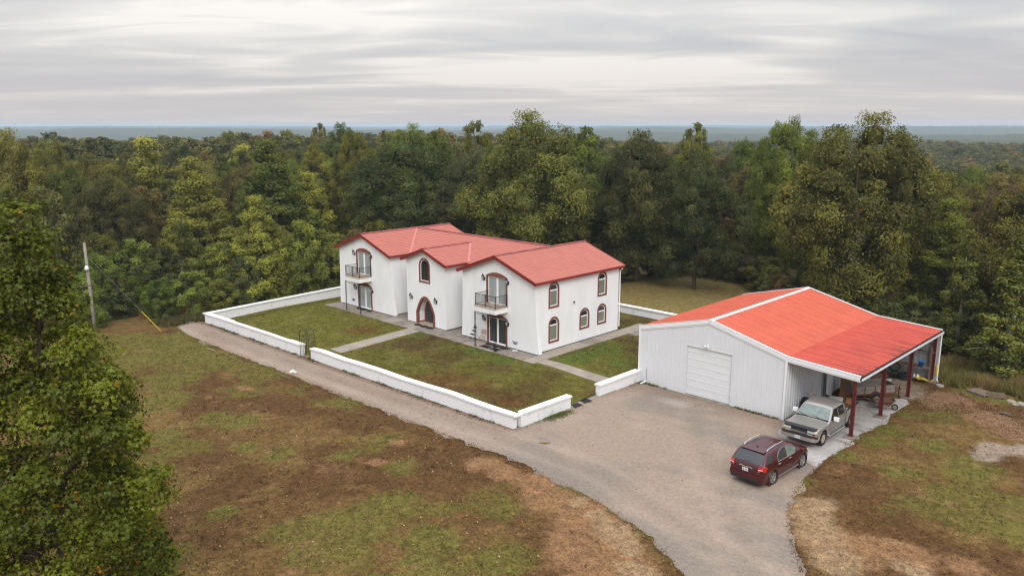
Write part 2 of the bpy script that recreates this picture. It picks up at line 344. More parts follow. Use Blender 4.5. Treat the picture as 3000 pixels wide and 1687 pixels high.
MT['leafhero'] = leaf_mat('sweetgum_leaf', fleck=.008, flcol=(.34, .14, .01))
FARC = [(0, (.062, .074, .025)), (.2, (.098, .106, .027)), (.4, (.070, .082, .028)), (.55, (.122, .122, .033)), (.7, (.080, .088, .028)), (.85, (.105, .098, .032)), (.94, (.135, .105, .034)), (1, (.16, .095, .034))]
MT['leaffar'] = leaf_mat('far_forest_leaf', 'ramp', FARC)

# ------------------------------------------------------------------ terrain
FH = np.array((-.6996, .7145)); RH = np.array((.7145, .6996))
def T(x, y):
    """ground height"""
    x = np.asarray(x, float); y = np.asarray(y, float)
    z = -.7 + np.clip(x - 7.4, -60, 0) * .0175
    z = z * (1 - sstep(12, 20, y)) + (-.75) * sstep(12, 20, y)
    z = z - np.clip(x - 23, 0, 40) * .02
    r = np.hypot(x + 8, y - 5)
    dx = x - CAM.x; dy = y - CAM.y; az = np.arctan2(dx * RH[0] + dy * RH[1], dx * FH[0] + dy * FH[1])
    t = sstep(.02, .42, az)
    left = np.interp(r, [0, 50, 250, 420, 800, 1500, 3000, 5000, 8000], [0, 0, -2.2, -7, -26, -28, -20, -14, -12])
    right = np.interp(r, [0, 45, 110, 250, 550, 900, 1500, 3000, 5000, 8000], [0, 0, -4.5, -12.5, -9, -18, -24, -18, -14, -12])
    z = z + left * (1 - t) + right * t
    hill = (fbm(x / 900., y / 900., 5, 4) - .5) * 46 * sstep(700, 2000, r)
    return z + hill + (fbm(x / 60., y / 60., 9, 3) - .5) * 2.4 * sstep(60, 160, r)
GREEN = np.array((.112, .098, .025)); BROWN = np.array((.118, .068, .026)); CLAY = np.array((.22, .122, .064)); PALE = np.array((.26, .175, .105)); GREY = np.array((.26, .20, .165)); DARK = np.array((.088, .046, .019)); LITTER = np.array((.23, .13, .082)); TANG = np.array((.16, .105, .038)); WOODF = np.array((.055, .038, .022)); DIRT = np.array((.27, .19, .12)); BACKG = np.array((.125, .085, .032))
B_GREEN = [(-27.5, -14.8, 3.4), (-20.5, -15.4, 3.2), (-25, -18, 3.4), (-17.5, -14.6, 1.8), (-30, -17, 3.0), (-23.3, -15.1, 3.8), (-16.6, -18.5, 2.8), (-12.1, -21.1, 2.3), (.8, -20.2, 1.0), (-1.5, -20.8, .9), (10.3, -21.9, 1.6), (12.9, -20.3, 1.7), (16, -19.4, 1.0), (10.8, -24.5, 1.2), (9.5, -19.3, 1.3), (-1.4, -26.1, 1.1), (4.9, -25.2, .9), (-5.2, -19.4, 1.5), (-6.1, -23.5, 1.6), (6.5, -16.9, 1.1), (3.5, -18.4, .9), (14.5, -22, 1.2),
           (22.2, 4.7, 1.2), (21.9, 8.2, .9), (24.6, 4.1, 1.3), (26.9, 2.3, 1.4), (29.7, -3, 1.0), (22.2, 2.5, 1.1), (21.9, -.5, .8), (25, 14.5, 1.6), (23, 14.8, 1), (24.5, -.5, 1.1)]
B_CLAY = [(14.2, -14.2, 1.6), (17.0, -15.0, 1.8), (19.4, -16.4, 1.8), (17.2, -16.4, 1.4), (23.0, -7.6, 1.0), (24.6, -9.2, 1.6), (26.6, -8.6, 1.4), (11, -13.9, 1.0), (21.5, -18, 1.6), (12.7, -13.6, 1.3), (15.8, -14.2, 1.5), (18.2, -15.3, 1.4), (20.2, -16.5, 1.3), (4, -15, .5), (-10.7, -16.1, .8), (18.2, -17.3, 1.4), (5.3, -17.3, .5), (9.3, -13.7, 1.2), (25.9, -9.2, 1.2), (27.4, -8.0, 1.2), (29.3, -7.4, .9)]
B_PALE = [(18.0, -14.6, 1.0), (23.3, -8.0, 1.3), (15.2, -13.6, .6), (20.6, -16.6, 1.0), (22.9, -6.6, 1.2), (24.1, -8.9, 1.3), (25.4, -10.4, 1.2), (16.8, -14.2, .7), (19.0, -15.2, .8), (27.9, -9.0, .8)]
B_DARK = [(-12.9, -14, 2.2), (-5.3, -16.2, 2.4), (-.1, -14.6, 1.9), (5.9, -20, 2.0), (9.2, -17.4, 1.6), (13.5, -17, 1.3), (16.7, -17.9, .9), (2, -23, 1.7), (22.9, -2.2, 1.3), (27.6, -3.2, 1.3), (26.6, -6.1, 1.0), (28.3, .1, 1.3), (24.6, -4.6, 1.2)]
B_LIT = [(22.9, 12.4, 1.5), (25.6, 10.6, 1.5), (27.3, 9.2, 1.3), (22.5, 10.9, .9), (-6, 31, 4), (-1, 28, 3)]
B_GREY = [(27.1, 5.9, 1.1), (26.8, 4.6, .8), (28.4, 6.8, 1.2), (19, 13, 2.2), (20.5, 12, 1.4)]
def blobs(x, y, L, n):
    w = np.zeros_like(x)
    for a, b, r in L:
        q = np.hypot(x - a + (n - .5) * r * 1.3, y - b + (.5 - n) * r * 1.1); w = np.maximum(w, 1 - sstep(.45 * r, 1.25 * r, q))
    return w
def layers(x, y):
    """ground cover weights, in painting order"""
    x = np.asarray(x, float); y = np.asarray(y, float)
    n1 = fbm(x * .22, y * .22, 21, 5); n2 = fbm(x * .9, y * .9, 33, 4); n3 = fbm(x * .45 + 7, y * .45, 41, 4)
    wood = np.maximum(sstep(-32.5, -36, x), sstep(33, 38, y)); far = sstep(120, 200, np.hypot(x, y))
    fringe = (1 - sstep(.15, .9, np.abs(y + 13.4))) * (x < 14) * (x > -16)
    return [(TANG, sstep(.46, .66, n3) * .55), (DARK, np.maximum(np.maximum(sstep(.42, .60, n1) * .85, blobs(x, y, B_DARK, n2)), fringe * .8)),
            (GREEN, np.maximum(sstep(.50, .68, fbm(x * .3 + 50, y * .3, 61, 5)) * .7, blobs(x, y, B_GREEN, n2) * .9)), (CLAY, np.maximum(sstep(.58, .75, n2) * .42, blobs(x, y, B_CLAY, n2) * .95)),
            (PALE, blobs(x, y, B_PALE, n2) * .85), (LITTER, blobs(x, y, B_LIT, n2) * .8), (GREY, blobs(x, y, B_GREY, n2) * .85), (np.array((.185, .145, .055)), np.maximum(np.maximum(wood * .4, far), sstep(15, 17, y) * .8))]
def cover(x, y):
    c = BROWN * np.ones(np.shape(x) + (1,))
    for col, w in layers(x, y): w = sstep(.3, .7, np.clip(w, 0, 1))[..., None]; c = c * (1 - w) + col * w
    return c
def set_layers(me, x, y):
    L = [np.clip(w, 0, 1) * np.ones_like(x) for c, w in layers(x, y)]
    for nm, q in (('wa', L[:4]), ('wb', L[4:])): a = me.attributes.new(nm, 'FLOAT_COLOR', 'POINT'); a.data.foreach_set('color', np.stack(q, -1).astype(np.float32).ravel())
def set_cover(me, cols):
    a = me.attributes.new('cover', 'FLOAT_COLOR', 'POINT'); d = np.ones((len(cols), 4), np.float32); d[:, :3] = cols; a.data.foreach_set('color', d.ravel())
def layered_ground(name):
    """cover weights broken up by fine noise, then grain"""
    m, nt, p = newmat(name); N = nt.nodes.new; Lk = nt.links.new
    p.inputs['Roughness'].default_value = .95; p.inputs['Specular IOR Level'].default_value = .08
    g = N('ShaderNodeNewGeometry')
    def noise(s, d=6, r=.7, off=0):
        n = N('ShaderNodeTexNoise'); n.inputs['Scale'].default_value = s; n.inputs['Detail'].default_value = d; n.inputs['Roughness'].default_value = r
        v = N('ShaderNodeVectorMath'); v.operation = 'ADD'; v.inputs[1].default_value = (off, off * .7, 0); Lk(g.outputs['Position'], v.inputs[0]); Lk(v.outputs[0], n.inputs['Vector']); return n.outputs['Fac']
    wa = N('ShaderNodeAttribute'); wa.attribute_name = 'wa'; wb = N('ShaderNodeAttribute'); wb.attribute_name = 'wb'; ch = []
    for a in (wa, wb):
        sp = N('ShaderNodeSeparateColor'); Lk(a.outputs['Color'], sp.inputs[0]); ch += [sp.outputs[0], sp.outputs[1], sp.outputs[2], a.outputs['Alpha']]
    col = None; base = N('ShaderNodeRGB'); base.outputs[0].default_value = (*BROWN, 1); col = base.outputs[0]
    one = np.zeros(1)
    for k, ((c, _), w) in enumerate(zip(layers(one, one), ch)):
        n = noise(1.5 + .35 * (k % 3), 9, .80, 13.7 * k); a = N('ShaderNodeMath'); a.operation = 'MULTIPLY_ADD'; a.inputs[1].default_value = 1.8; Lk(n, a.inputs[0]); Lk(w, a.inputs[2])
        mr = N('ShaderNodeMapRange'); mr.interpolation_type = 'SMOOTHSTEP'; mr.inputs[1].default_value = 1.02; mr.inputs[2].default_value = 1.78; mr.inputs[4].default_value = .92; Lk(a.outputs[0], mr.inputs[0])
        mx = N('ShaderNodeMix'); mx.data_type = 'RGBA'; Lk(mr.outputs[0], mx.inputs['Factor']); Lk(col, mx.inputs[6]); mx.inputs[7].default_value = (*c, 1); col = mx.outputs[2]
    def mul(col, f, a, b, ca, cb):
        r = N('ShaderNodeValToRGB'); r.color_ramp.elements[0].position = a; r.color_ramp.elements[1].position = b; r.color_ramp.elements[0].color = (ca, ca, ca, 1); r.color_ramp.elements[1].color = (cb, cb, cb * .96, 1); Lk(f, r.inputs[0])
        x = N('ShaderNodeMix'); x.data_type = 'RGBA'; x.blend_type = 'MULTIPLY'; x.inputs['Factor'].default_value = 1; Lk(col, x.inputs[6]); Lk(r.outputs[0], x.inputs[7]); return x.outputs[2]
    col = mul(col, noise(2.2, 8, .78, 5), .34, .68, .64, 1.4); col = mul(col, noise(6.5, 7, .85, 3), .34, .66, .58, 1.5); col = mul(col, noise(19, 4, .8, 9), .34, .66, .6, 1.45); Lk(col, p.inputs['Base Color'])
    b = N('ShaderNodeBump'); b.inputs['Strength'].default_value = .6; b.inputs['Distance'].default_value = .06; Lk(noise(9, 6, .8), b.inputs['Height']); Lk(b.outputs[0], p.inputs['Normal']); return m
MT['ground'] = layered_ground('dead_grass_and_soil')
def axis(c):
    u = np.arange(-112, 113) * .4; g = .4 * 1.135 ** np.arange(1, 61); e = np.cumsum(g)
    return np.concatenate([(u[0] - e)[::-1], u, u[-1] + e]) + c
gx, gy = axis(-2), axis(-6); X, Y = np.meshgrid(gx, gy); Z = T(X, Y) - .012 + (fbm(X * .5, Y * .5, 3, 3) - .5) * .05
# sink the ground below the raised yard and the barn floor
inside = (X > -30.7) & (X < 7.2) & (Y > -9.3) & (Y < 15.2); Z = np.where(inside, Z - .6, Z)
n, m_ = X.shape; ii = np.arange(n * m_).reshape(n, m_)
F = np.stack([ii[:-1, :-1], ii[:-1, 1:], ii[1:, 1:], ii[1:, :-1]], -1).reshape(-1, 4)
me = np_mesh('ground', np.stack([X, Y, Z], -1).reshape(-1, 3), F, MT['ground']); set_layers(me, X.ravel(), Y.ravel())
tag(link('ground', me), kind='structure')
# --- lawn inside the garden wall
def lawnz(x, y):
    x = np.asarray(x, float); y = np.asarray(y, float)
    z = -.035 - .22 * sstep(-1.7, -9.3, y) * (x < 2) - .2 * sstep(10, 15, y)
    z = np.minimum(z, z - .47 * sstep(1.4, 7, x)); z = z - .2 * sstep(-1.7, -9.3, y) * sstep(2, 5, x)
    return z - 1.12 * sstep(-24.3, -30.6, x) - .84 * sstep(-7.7, -9.2, y) * sstep(-15.0, -14.6, x) * (1 - sstep(-13.5, -13.1, x))
def lawn_cover(x, y):
    n1 = fbm(x * .25, y * .25, 81, 5); n2 = fbm(x * .8, y * .8, 83, 4); n4 = fbm(x * 3.1, y * 3.1, 85, 3)
    c = np.array((.098, .089, .017)) * np.ones(x.shape + (1,))
    def lay(col, w):
        nonlocal c; w = np.clip(w, 0, 1)[..., None]; c = c * (1 - w) + np.array(col) * w
    lay((.112, .106, .019), (x < -12) * .8); lay((.075, .05, .017), sstep(.45, .62, n1) * (.8 * (x > -12) + .12)); lay((.13, .115, .032), sstep(.5, .68, n2) * .55)
    lay((.105, .05, .016), blobs(x, y, [(-14.6, -4.3, 1.6), (-1, -8.3, 2.2), (1.5, -7.2, 1.6), (4.5, -7, 1.0)], n2) * .75)
    lay((.068, .045, .016), blobs(x, y, [(-8.5, -4.2, 1.8), (-4, -4.4, 2.0), (0, -3.6, 1.3), (3.4, -2.2, .8)], n2) * .7)
    lay((.072, .105, .020), blobs(x, y, [(-10, -2.2, .9), (-3.6, -2.0, 1.2), (-1, -2.2, 1.0), (2.4, 1.5, 1.2), (2.2, 3.2, 1.2), (2.6, 5, 1.2), (4.6, 3.5, 1.0)], n2) * (.5 + .5 * n4))
    return c
lx = np.linspace(-30.6, 7.2, 120); ly = np.linspace(-9.35, 15.3, 80); X, Y = np.meshgrid(lx, ly); n, m_ = X.shape; ii = np.arange(n * m_).reshape(n, m_)
F = np.stack([ii[:-1, :-1], ii[:-1, 1:], ii[1:, 1:], ii[1:, :-1]], -1).reshape(-1, 4)
me = np_mesh('lawn', np.stack([X, Y, lawnz(X, Y)], -1).reshape(-1, 3), F, MT['lawn']); set_cover(me, lawn_cover(X, Y).reshape(-1, 3))
tag(link('lawn', me), kind='structure')
# --- gravel sheets with ragged edges
def sheet(name, poly, zoff, colfn, mat, amp=.12, keep=()):
    pts = []
    for i, p in enumerate(poly):
        q = poly[(i + 1) % len(poly)]; L = math.hypot(q[0] - p[0], q[1] - p[1]); k = max(1, int(L / .13)); nx, ny = (q[1] - p[1]) / max(L, 1e-6), -(q[0] - p[0]) / max(L, 1e-6)
        for j in range(k):
            x = p[0] + (q[0] - p[0]) * j / k; y = p[1] + (q[1] - p[1]) * j / k
            a = 0 if i in keep else amp * ((float(fbm(np.array(x * 1.1), np.array(y * 1.1), 91, 5)) - .5) * 5)
            pts.append((x + nx * a, y + ny * a))
    tri = geometry.tessellate_polygon([[Vector((x, y, 0)) for x, y in pts]])
    bm = bmesh.new(); vs = [bm.verts.new((x, y, 0)) for x, y in pts]
    for t in tri:
        try: bm.faces.new([vs[i] for i in t])
        except ValueError: pass
    x0, x1 = min(p[0] for p in pts), max(p[0] for p in pts); y0, y1 = min(p[1] for p in pts), max(p[1] for p in pts)
    for v in np.arange(math.floor(x0), x1, .8): bmesh.ops.bisect_plane(bm, geom=bm.verts[:] + bm.edges[:] + bm.faces[:], plane_co=(v, 0, 0), plane_no=(1, 0, 0))
    for v in np.arange(math.floor(y0), y1, .8): bmesh.ops.bisect_plane(bm, geom=bm.verts[:] + bm.edges[:] + bm.faces[:], plane_co=(0, v, 0), plane_no=(0, 1, 0))
    bmesh.ops.triangulate(bm, faces=bm.faces); xy = np.array([v.co[:2] for v in bm.verts]); z = T(xy[:, 0], xy[:, 1]) + zoff
    for v, h in zip(bm.verts, z): v.co.z = h
    bmesh.ops.recalc_face_normals(bm, faces=bm.faces); me = bpy.data.meshes.new(name); bm.to_mesh(me); bm.free()
    if me.polygons[0].normal.z < 0: me.flip_normals()
    me.materials.append(mat); set_cover(me, colfn(xy[:, 0], xy[:, 1])); return tag(link(name, me), kind='structure')
EDGE = [(-32.6, -10.6), (-31.5, -11.6), (-30.5, -12.1), (-27.6, -12.7), (-25, -12.8), (-20.7, -12.8), (-15, -12.9), (-13.4, -12.8), (-11.1, -12.75), (-8.7, -12.8), (-3.2, -12.8), (1.9, -12.77), (7, -12.72), (10.1, -12.6), (14.15, -12.9), (16.5, -13.3), (18.8, -13.9), (20.3, -14.6), (21.8, -15.6), (24, -17.6), (30, -24)]
REDGE = [(35, -20.5), (27.4, -15.2), (25.0, -12.4), (24.5, -11.6), (23.9, -10.8), (23.15, -9.6), (22.5, -8.3), (21.95, -6.7), (21.6, -4.7), (21.45, -3.3), (21.4, -2.1), (21.35, .5), (21.3, 2.0)]
def gcol(x, y):
    n = fbm(x * .5, y * .5, 15, 5); n2 = fbm(x * .18 + y * .12, y * .5 - x * .1, 19, 4); c = np.array((.272, .214, .164)) * np.ones(x.shape + (1,))
    w = sstep(.48, .66, n)[..., None]; c = c * (1 - .4 * w) + .4 * w * np.array((.34, .268, .205))
    w = (sstep(.46, .62, n2) * (.3 + .7 * (x > 9)))[..., None]; c = c * (1 - .7 * w) + .7 * w * np.array((.185, .16, .138))
    w = (sstep(-.6, 1.9, y) * (x > 7.5) * (x < 17.5) * .6)[..., None]; c = c * (1 - w) + w * np.array((.20, .145, .105))
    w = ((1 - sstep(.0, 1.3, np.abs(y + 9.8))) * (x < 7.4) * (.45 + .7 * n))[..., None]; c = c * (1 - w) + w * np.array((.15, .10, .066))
    w = (sstep(.5, .64, fbm(x * .35, y * 1.1, 17, 4)) * (x < 7) * .5)[..., None]; c = c * (1 - w) + w * np.array((.20, .14, .095))
    for P in ([(29, -21), (24.5, -15), (20.5, -9.5), (15.5, -4), (12.5, .5)], [(20, -8), (19.6, -5), (19.6, 1)], [(22, -13), (14, -10.6), (5, -11.0), (-14, -11.3), (-30, -11.2)]):
        d = np.full(x.shape, 9.)
        for (a, b), (e, f) in zip(P, P[1:]): t = np.clip(((x - a) * (e - a) + (y - b) * (f - b)) / ((e - a) ** 2 + (f - b) ** 2), 0, 1); d = np.minimum(d, np.hypot(x - a - t * (e - a), y - b - t * (f - b)))
        w = (np.exp(-((d - .85) / .30) ** 2) * .5 * (.3 + n))[..., None]; c = c * (1 - w) + w * np.array((.335, .27, .215)); w = (np.exp(-(d / .35) ** 2) * .35)[..., None]; c = c * (1 - w) + w * np.array((.21, .17, .13))
    w = (np.clip(1 - np.hypot((x - 11.3) / 1.6, (y - .2) / .8), 0, 1) * .8)[..., None]; c = c * (1 - w) + w * np.array((.36, .32, .29))
    return c
poly = EDGE + REDGE + [(7.5, 2.0), (7.3, 1.9), (7.3, -2.3), (6.9, -2.4), (6.9, -4.7), (7.3, -4.8), (7.3, -9.5), (-13.5, -9.5), (-13.5, -8.7), (-14.7, -8.7), (-14.7, -9.5), (-31, -9.5)]
ne = len(EDGE); keep = set(range(ne + len(REDGE) - 1, len(poly))) | {ne - 1}
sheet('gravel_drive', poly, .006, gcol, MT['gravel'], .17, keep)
def pcol(x, y):
    n = fbm(x * 1.1, y * 1.1, 25, 5); c = np.array((.375, .36, .345)) * np.ones(x.shape + (1,)); w = sstep(.5, .64, n)[..., None]
    c = c * (1 - .5 * w) + .5 * w * np.array((.27, .25, .235)); w = sstep(.63, .70, fbm(x * 1.7, y * 1.7, 29, 4))[..., None]; return c * (1 - w * .7) + w * .7 * np.array((.12, .10, .08))
pad = [(17.4, 2.1), (17.9, .2), (19, -1.2), (20.2, -2.3), (21.3, -2.7), (21.4, -.2), (21.4, 1.6), (21.32, 3.0), (21.5, 5.25), (21.43, 7.4), (21.5, 9.8), (21.0, 10.5), (20.5, 10.0), (19.1, 8.2), (17.4, 7.0)]
sheet('gravel_pad', pad, .012, pcol, MT['gravel'], .13)
# --- concrete walks, slab by slab
walk = tag(empty('sidewalk', (0, 0, 0)), kind='structure')
def slab(q, zs, th=.1, k=0):
    """quad corners (x,y) with heights zs, sunk in the lawn"""
    cx = sum(p[0] for p in q) / 4; cy = sum(p[1] for p in q) / 4; g = .988
    q = [(cx + (x - cx) * g, cy + (y - cy) * g) for x, y in q]
    j = random.uniform(-.006, .006); m = MB(); m.hexa([(x, y, z - th + j) for (x, y), z in zip(q, zs)], [(x, y, z + j) for (x, y), z in zip(q, zs)])
    return m.build('slab', MT['conc'] if random.random() > k else MT['conc2'], walk)
def strip(x0, x1, y0, y1, n, k=0, zf=lambda x, y: .0):
    for i in range(n):
        a = x0 + (x1 - x0) * i / n; b = x0 + (x1 - x0) * (i + 1) / n; q = [(a, y0), (b, y0), (b, y1), (a, y1)]; slab(q, [zf(*p) for p in q], k=k)
strip(-24.25, -15.9, -1.55, .0, 6, .6); strip(-15.9, -7.4, -1.55, .0, 6, .7); strip(-7.4, .25, -1.55, 0, 5, .5); strip(.25, 1.32, -1.55, 0, 1, .2)
strip(-16.3, -14.2, 0, 2.3, 2, 1); strip(-9.3, -7.45, 0, 2.3, 2, 1)
for i in range(8):
    a = i * 1.55; b = a + 1.55; slab([(.02, a), (1.22, a), (1.22, b), (.02, b)], [0] * 4, k=.25)
slab([(1.22, 9.2), (5, 9.2), (5, 11.0), (1.22, 11.0)], [-.0, -.28, -.28, 0], k=.6); slab([(1.22, 11.0), (5, 11.0), (5, 12.4), (1.22, 12.4)], [-.0, -.28, -.28, 0], k=.6)
for i in range(7):
    a = -1.55 - i * 1.03; b = a - 1.03; slab([(-12.15, b), (-10.72, b), (-10.72, a), (-12.15, a)], [-.22 * (1.55 + b * -1 - 3.1) / 7.2 if 0 else -.03 * (i + 1), -.03 * (i + 1), -.03 * i, -.03 * i], k=.25)
dz = lambda x: float(lawnz(x, 0)) + .035
for i in range(4):
    a = 1.32 + i * 1.22; b = a + 1.22; f = lambda x: (-1.22 + (x - 1.32) * .13, -.28 + (x - 1.32) * .19)
    slab([(a, f(a)[0]), (b, f(b)[0]), (b, f(b)[1]), (a, f(a)[1])], [dz(a), dz(b), dz(b), dz(a)])
for a, b in ((-.5, -1.9), (-1.9, -3.4), (-3.4, -4.85)): slab([(6.1, b), (7.45, b), (7.45, a), (6.1, a)], [-.52, -.655, -.655, -.52], th=.16)

# ------------------------------------------------------------------ garden walls
TOPX = [-30.9, -25.8, -22.4, -19, -16.6, -14.7, -13.5, -11.9, -9.3, -7.8, -4.7, -2.5, -.4, 2.1, 3.9, 5.6, 7.4]
TOPZ = [-.52, -.38, -.33, -.26, -.25, -.22, -.24, -.16, -.18, -.12, -.06, -.06, .01, .11, .07, .08, .13]
def wall_run(parent, p, q, topf, th=.30, capw=.46, cz=.10, ends=(0, 0)):
    """block wall from p to q with an uneven cap; topf(s,x,y) gives the cap top"""
    p = Vector((*p, 0)); q = Vector((*q, 0)); L = (q - p).length; d = (q - p) / L; nrm = Vector((-d.y, d.x, 0)); k = max(2, int(L / .7)); body = MB(); cap = MB(); st = []
    for i in range(k + 1):
        s = L * i / k; c = p + d * s; st.append((c, float(topf(s, c.x, c.y)) , float(T(c.x, c.y)) - .35))
    def ring(c, z0, z1, w): return [c + nrm * w / 2 + Vector((0, 0, z0)), c - nrm * w / 2 + Vector((0, 0, z0)), c - nrm * w / 2 + Vector((0, 0, z1)), c + nrm * w / 2 + Vector((0, 0, z1))]
    for mb, w, za, zb, e0, e1 in ((body, th, None, -cz, 0, 0), (cap, capw, -cz, 0, ends[0], ends[1])):
        vs = []; fs = []
        for i, (c, t, b) in enumerate(st):
            c2 = c - d * e0 if i == 0 else (c + d * e1 if i == k else c)
            vs += ring(c2, (b if za is None else t + za), t + zb, w)
        for i in range(k):
            a = i * 4; fs += [(a + j, a + (j + 1) % 4, a + 4 + (j + 1) % 4, a + 4 + j) for j in range(4)]
        fs += [(0, 1, 2, 3), (k * 4 + 3, k * 4 + 2, k * 4 + 1, k * 4)]; mb.add(vs, fs)
    body.build('block_face', MT['block'], parent); cap.build('wall_cap', MT['cap'], parent)
topfront = lambda s, x, y: np.interp(x, TOPX, TOPZ) + (fbm(np.array(x * .6), np.array(y * .6), 3, 2) - .5) * .03
w1 = tag(empty('garden_wall'), 'long low white block wall running around the left and back of the lawn', 'wall')
wall_run(w1, (-30.73, -9.45), (-14.72, -9.45), topfront, ends=(.22, .04))
wall_run(w1, (-30.75, -9.2), (-30.75, 15.3), lambda s, x, y: np.interp(y, [-9.4, 4.5, 15.5], [-.523, -.2, .25]))
wall_run(w1, (-30.4, 15.45), (9.0, 15.45), lambda s, x, y: np.interp(x, [-31, -8, 10], [.25, .47, .47]))
w2 = tag(empty('garden_wall'), 'low white block wall turning the front corner beside the gravel drive', 'wall')
wall_run(w2, (-13.42, -9.45), (7.25, -9.45), topfront, ends=(.04, .24))
wall_run(w2, (7.25, -9.1), (7.25, -4.88), lambda s, x, y: np.interp(y, [-9.5, -4.9], [.133, .07]), ends=(-.12, .04))
w3 = tag(empty('garden_wall'), 'short white block wall meeting the corner of the metal barn', 'wall')
wall_run(w3, (7.25, -2.15), (7.25, 2.04), lambda s, x, y: .075, ends=(.04, 0))

# ------------------------------------------------------------------ house
house = tag(empty('house', (-11.8, 4.7, 0)), 'two storey white stucco house with red tile roof, three front gables and balconies', 'house')
HO = Vector((-11.8, 4.7, 0))
def HB(): return MB(HO)
def arch(u0, u1, v0, vs, va, n=14, kind='round'):
    """outline: straight sides to vs then an arch to va"""
    p = [(u0, v0), (u1, v0)]; c = (u0 + u1) / 2; r = (u1 - u0) / 2
    for i in range(n + 1):
        t = i / n
        if kind == 'pointed':
            x = 1 - 2 * t; y = 1 - abs(x) ** 2.15; p.append((c + r * x, vs + (va - vs) * y))
        else: p.append((c + r * math.cos(math.pi * t), vs + (va - vs) * math.sin(math.pi * t)))
    return p
def seg(u0, u1, v0, vs, va, n=10):
    """segmental arch"""
    p = [(u0, v0), (u1, v0)]; c = (u0 + u1) / 2; r = (u1 - u0) / 2
    for i in range(n + 1): x = 1 - 2 * i / n; p.append((c + r * x, vs + (va - vs) * (1 - x * x)))
    return p
RZ, SL = 6.58, .36
def roof_z(d): return RZ - SL * d
XR, XL, XP = -3.705, -20.06, -11.77     # ridge lines
PZ = 6.20
def under(x, xc, rz): return rz - SL * abs(x - xc) - .14
def fr(y0): return lambda u, v, d: (u, y0 + d, v)
side0 = lambda u, v, d: (-d, u, v)
walls = []
def sliding_door(x0, x1, z0, z1, za, name, y0, blind=True):
    outer = seg(x0, x1, z0, z1, za); D = HB().holed(outer, [[(x0 + .14, z0 + .02), (x1 - .14, z0 + .02), (x1 - .14, z1 - .06), (x0 + .14, z1 - .06)]], fr(y0), -.035, .12).build('sliding_door', MT['trim'], house)
    a, b, c, d = x0 + .14, x1 - .14, z0 + .02, z1 - .06; w = (b - a) / 2
    for k in (0, 1):
        u0, u1 = a + k * w, a + (k + 1) * w; e = .075
        yy = .04 + .03 * k
        HB().holed([(u0, c), (u1, c), (u1, d), (u0, d)], [[(u0 + e, c + .1), (u1 - e, c + .1), (u1 - e, d - e), (u0 + e, d - e)]], fr(y0), yy, yy + .05).build('door_frame', MT['vinyl'], D)
        HB().prism([(u0 + e - .01, c + .09), (u1 - e + .01, c + .09), (u1 - e + .01, d - e + .01), (u0 + e - .01, d - e + .01)], fr(y0), yy + .02, yy + .028).build('pane', MT['glass'] if blind else MT['glass_dark'], D)
    HB().box(a + .09, a + .12, y0 + .015, y0 + .04, c + .95, c + 1.15).build('handle', MT['vinyl'], D)
    return [(u, v) for u, v in seg(x0 + .02, x1 - .02, z0 + .0, z1 - .01, za - .02)]
def arch_window(fn, u0, u1, v0, va, transom=True):
    r = (u1 - u0) / 2; vs = va - r; outer = arch(u0, u1, v0, vs, va); t = .13
    inner = arch(u0 + t, u1 - t, v0 + t, vs, va - t)
    W = HB().holed(outer, [inner], fn, -.03, .1).build('window', MT['trim'], house)
    f = .07; a0, a1, b0 = u0 + t, u1 - t, v0 + t; b1 = va - t
    if transom:
        holes = [[(a0 + f, b0 + f), (a1 - f, b0 + f), (a1 - f, vs - .1), (a0 + f, vs - .1)], arch(a0 + f, a1 - f, vs, vs + .02, b1 - f)]
    else: holes = [arch(a0 + f, a1 - f, b0 + f, vs, b1 - f)]
    HB().holed(arch(a0, a1, b0, vs, b1), holes, fn, .03, .09).build('window_frame', MT['vinyl'], W)
    for k, h in enumerate(holes): HB().prism(h, fn, .055, .062).build('pane', MT['glass_green'] if transom and k == 0 else MT['glass_room'], W)
    return arch(u0 + .02, u1 - .02, v0 + .02, vs, va - .02)
def wing_front(xr, W, xc):
    """flared gable wall of a wing"""
    a = xr - W; out = [(a - .155, .05), (xr + .41, .05), (xr + .20, 1.3), (xr + .06, 3.2), (xr, 5.0), (xr, under(xr, xc, RZ)), (xc, RZ - .14), (a, under(a, xc, RZ)), (a, 4.8), (a - .05, 2.6)]
    up = sliding_door(xc - 1.12, xc + 1.03, 2.96, 5.06, 5.33, 'up', 0); lo = sliding_door(xc - 1.06, xc + 1.02, .02, 2.06, 2.33, 'lo', 0, blind=(xc < -10))
    lo = [(u, max(v, .051)) for u, v in lo]
    lo2 = [(u, v if v > .06 else .075) for u, v in lo]
    HB().holed(out, [up, lo2], fr(0), 0, .3).build('wall', MT['stucco'], house)
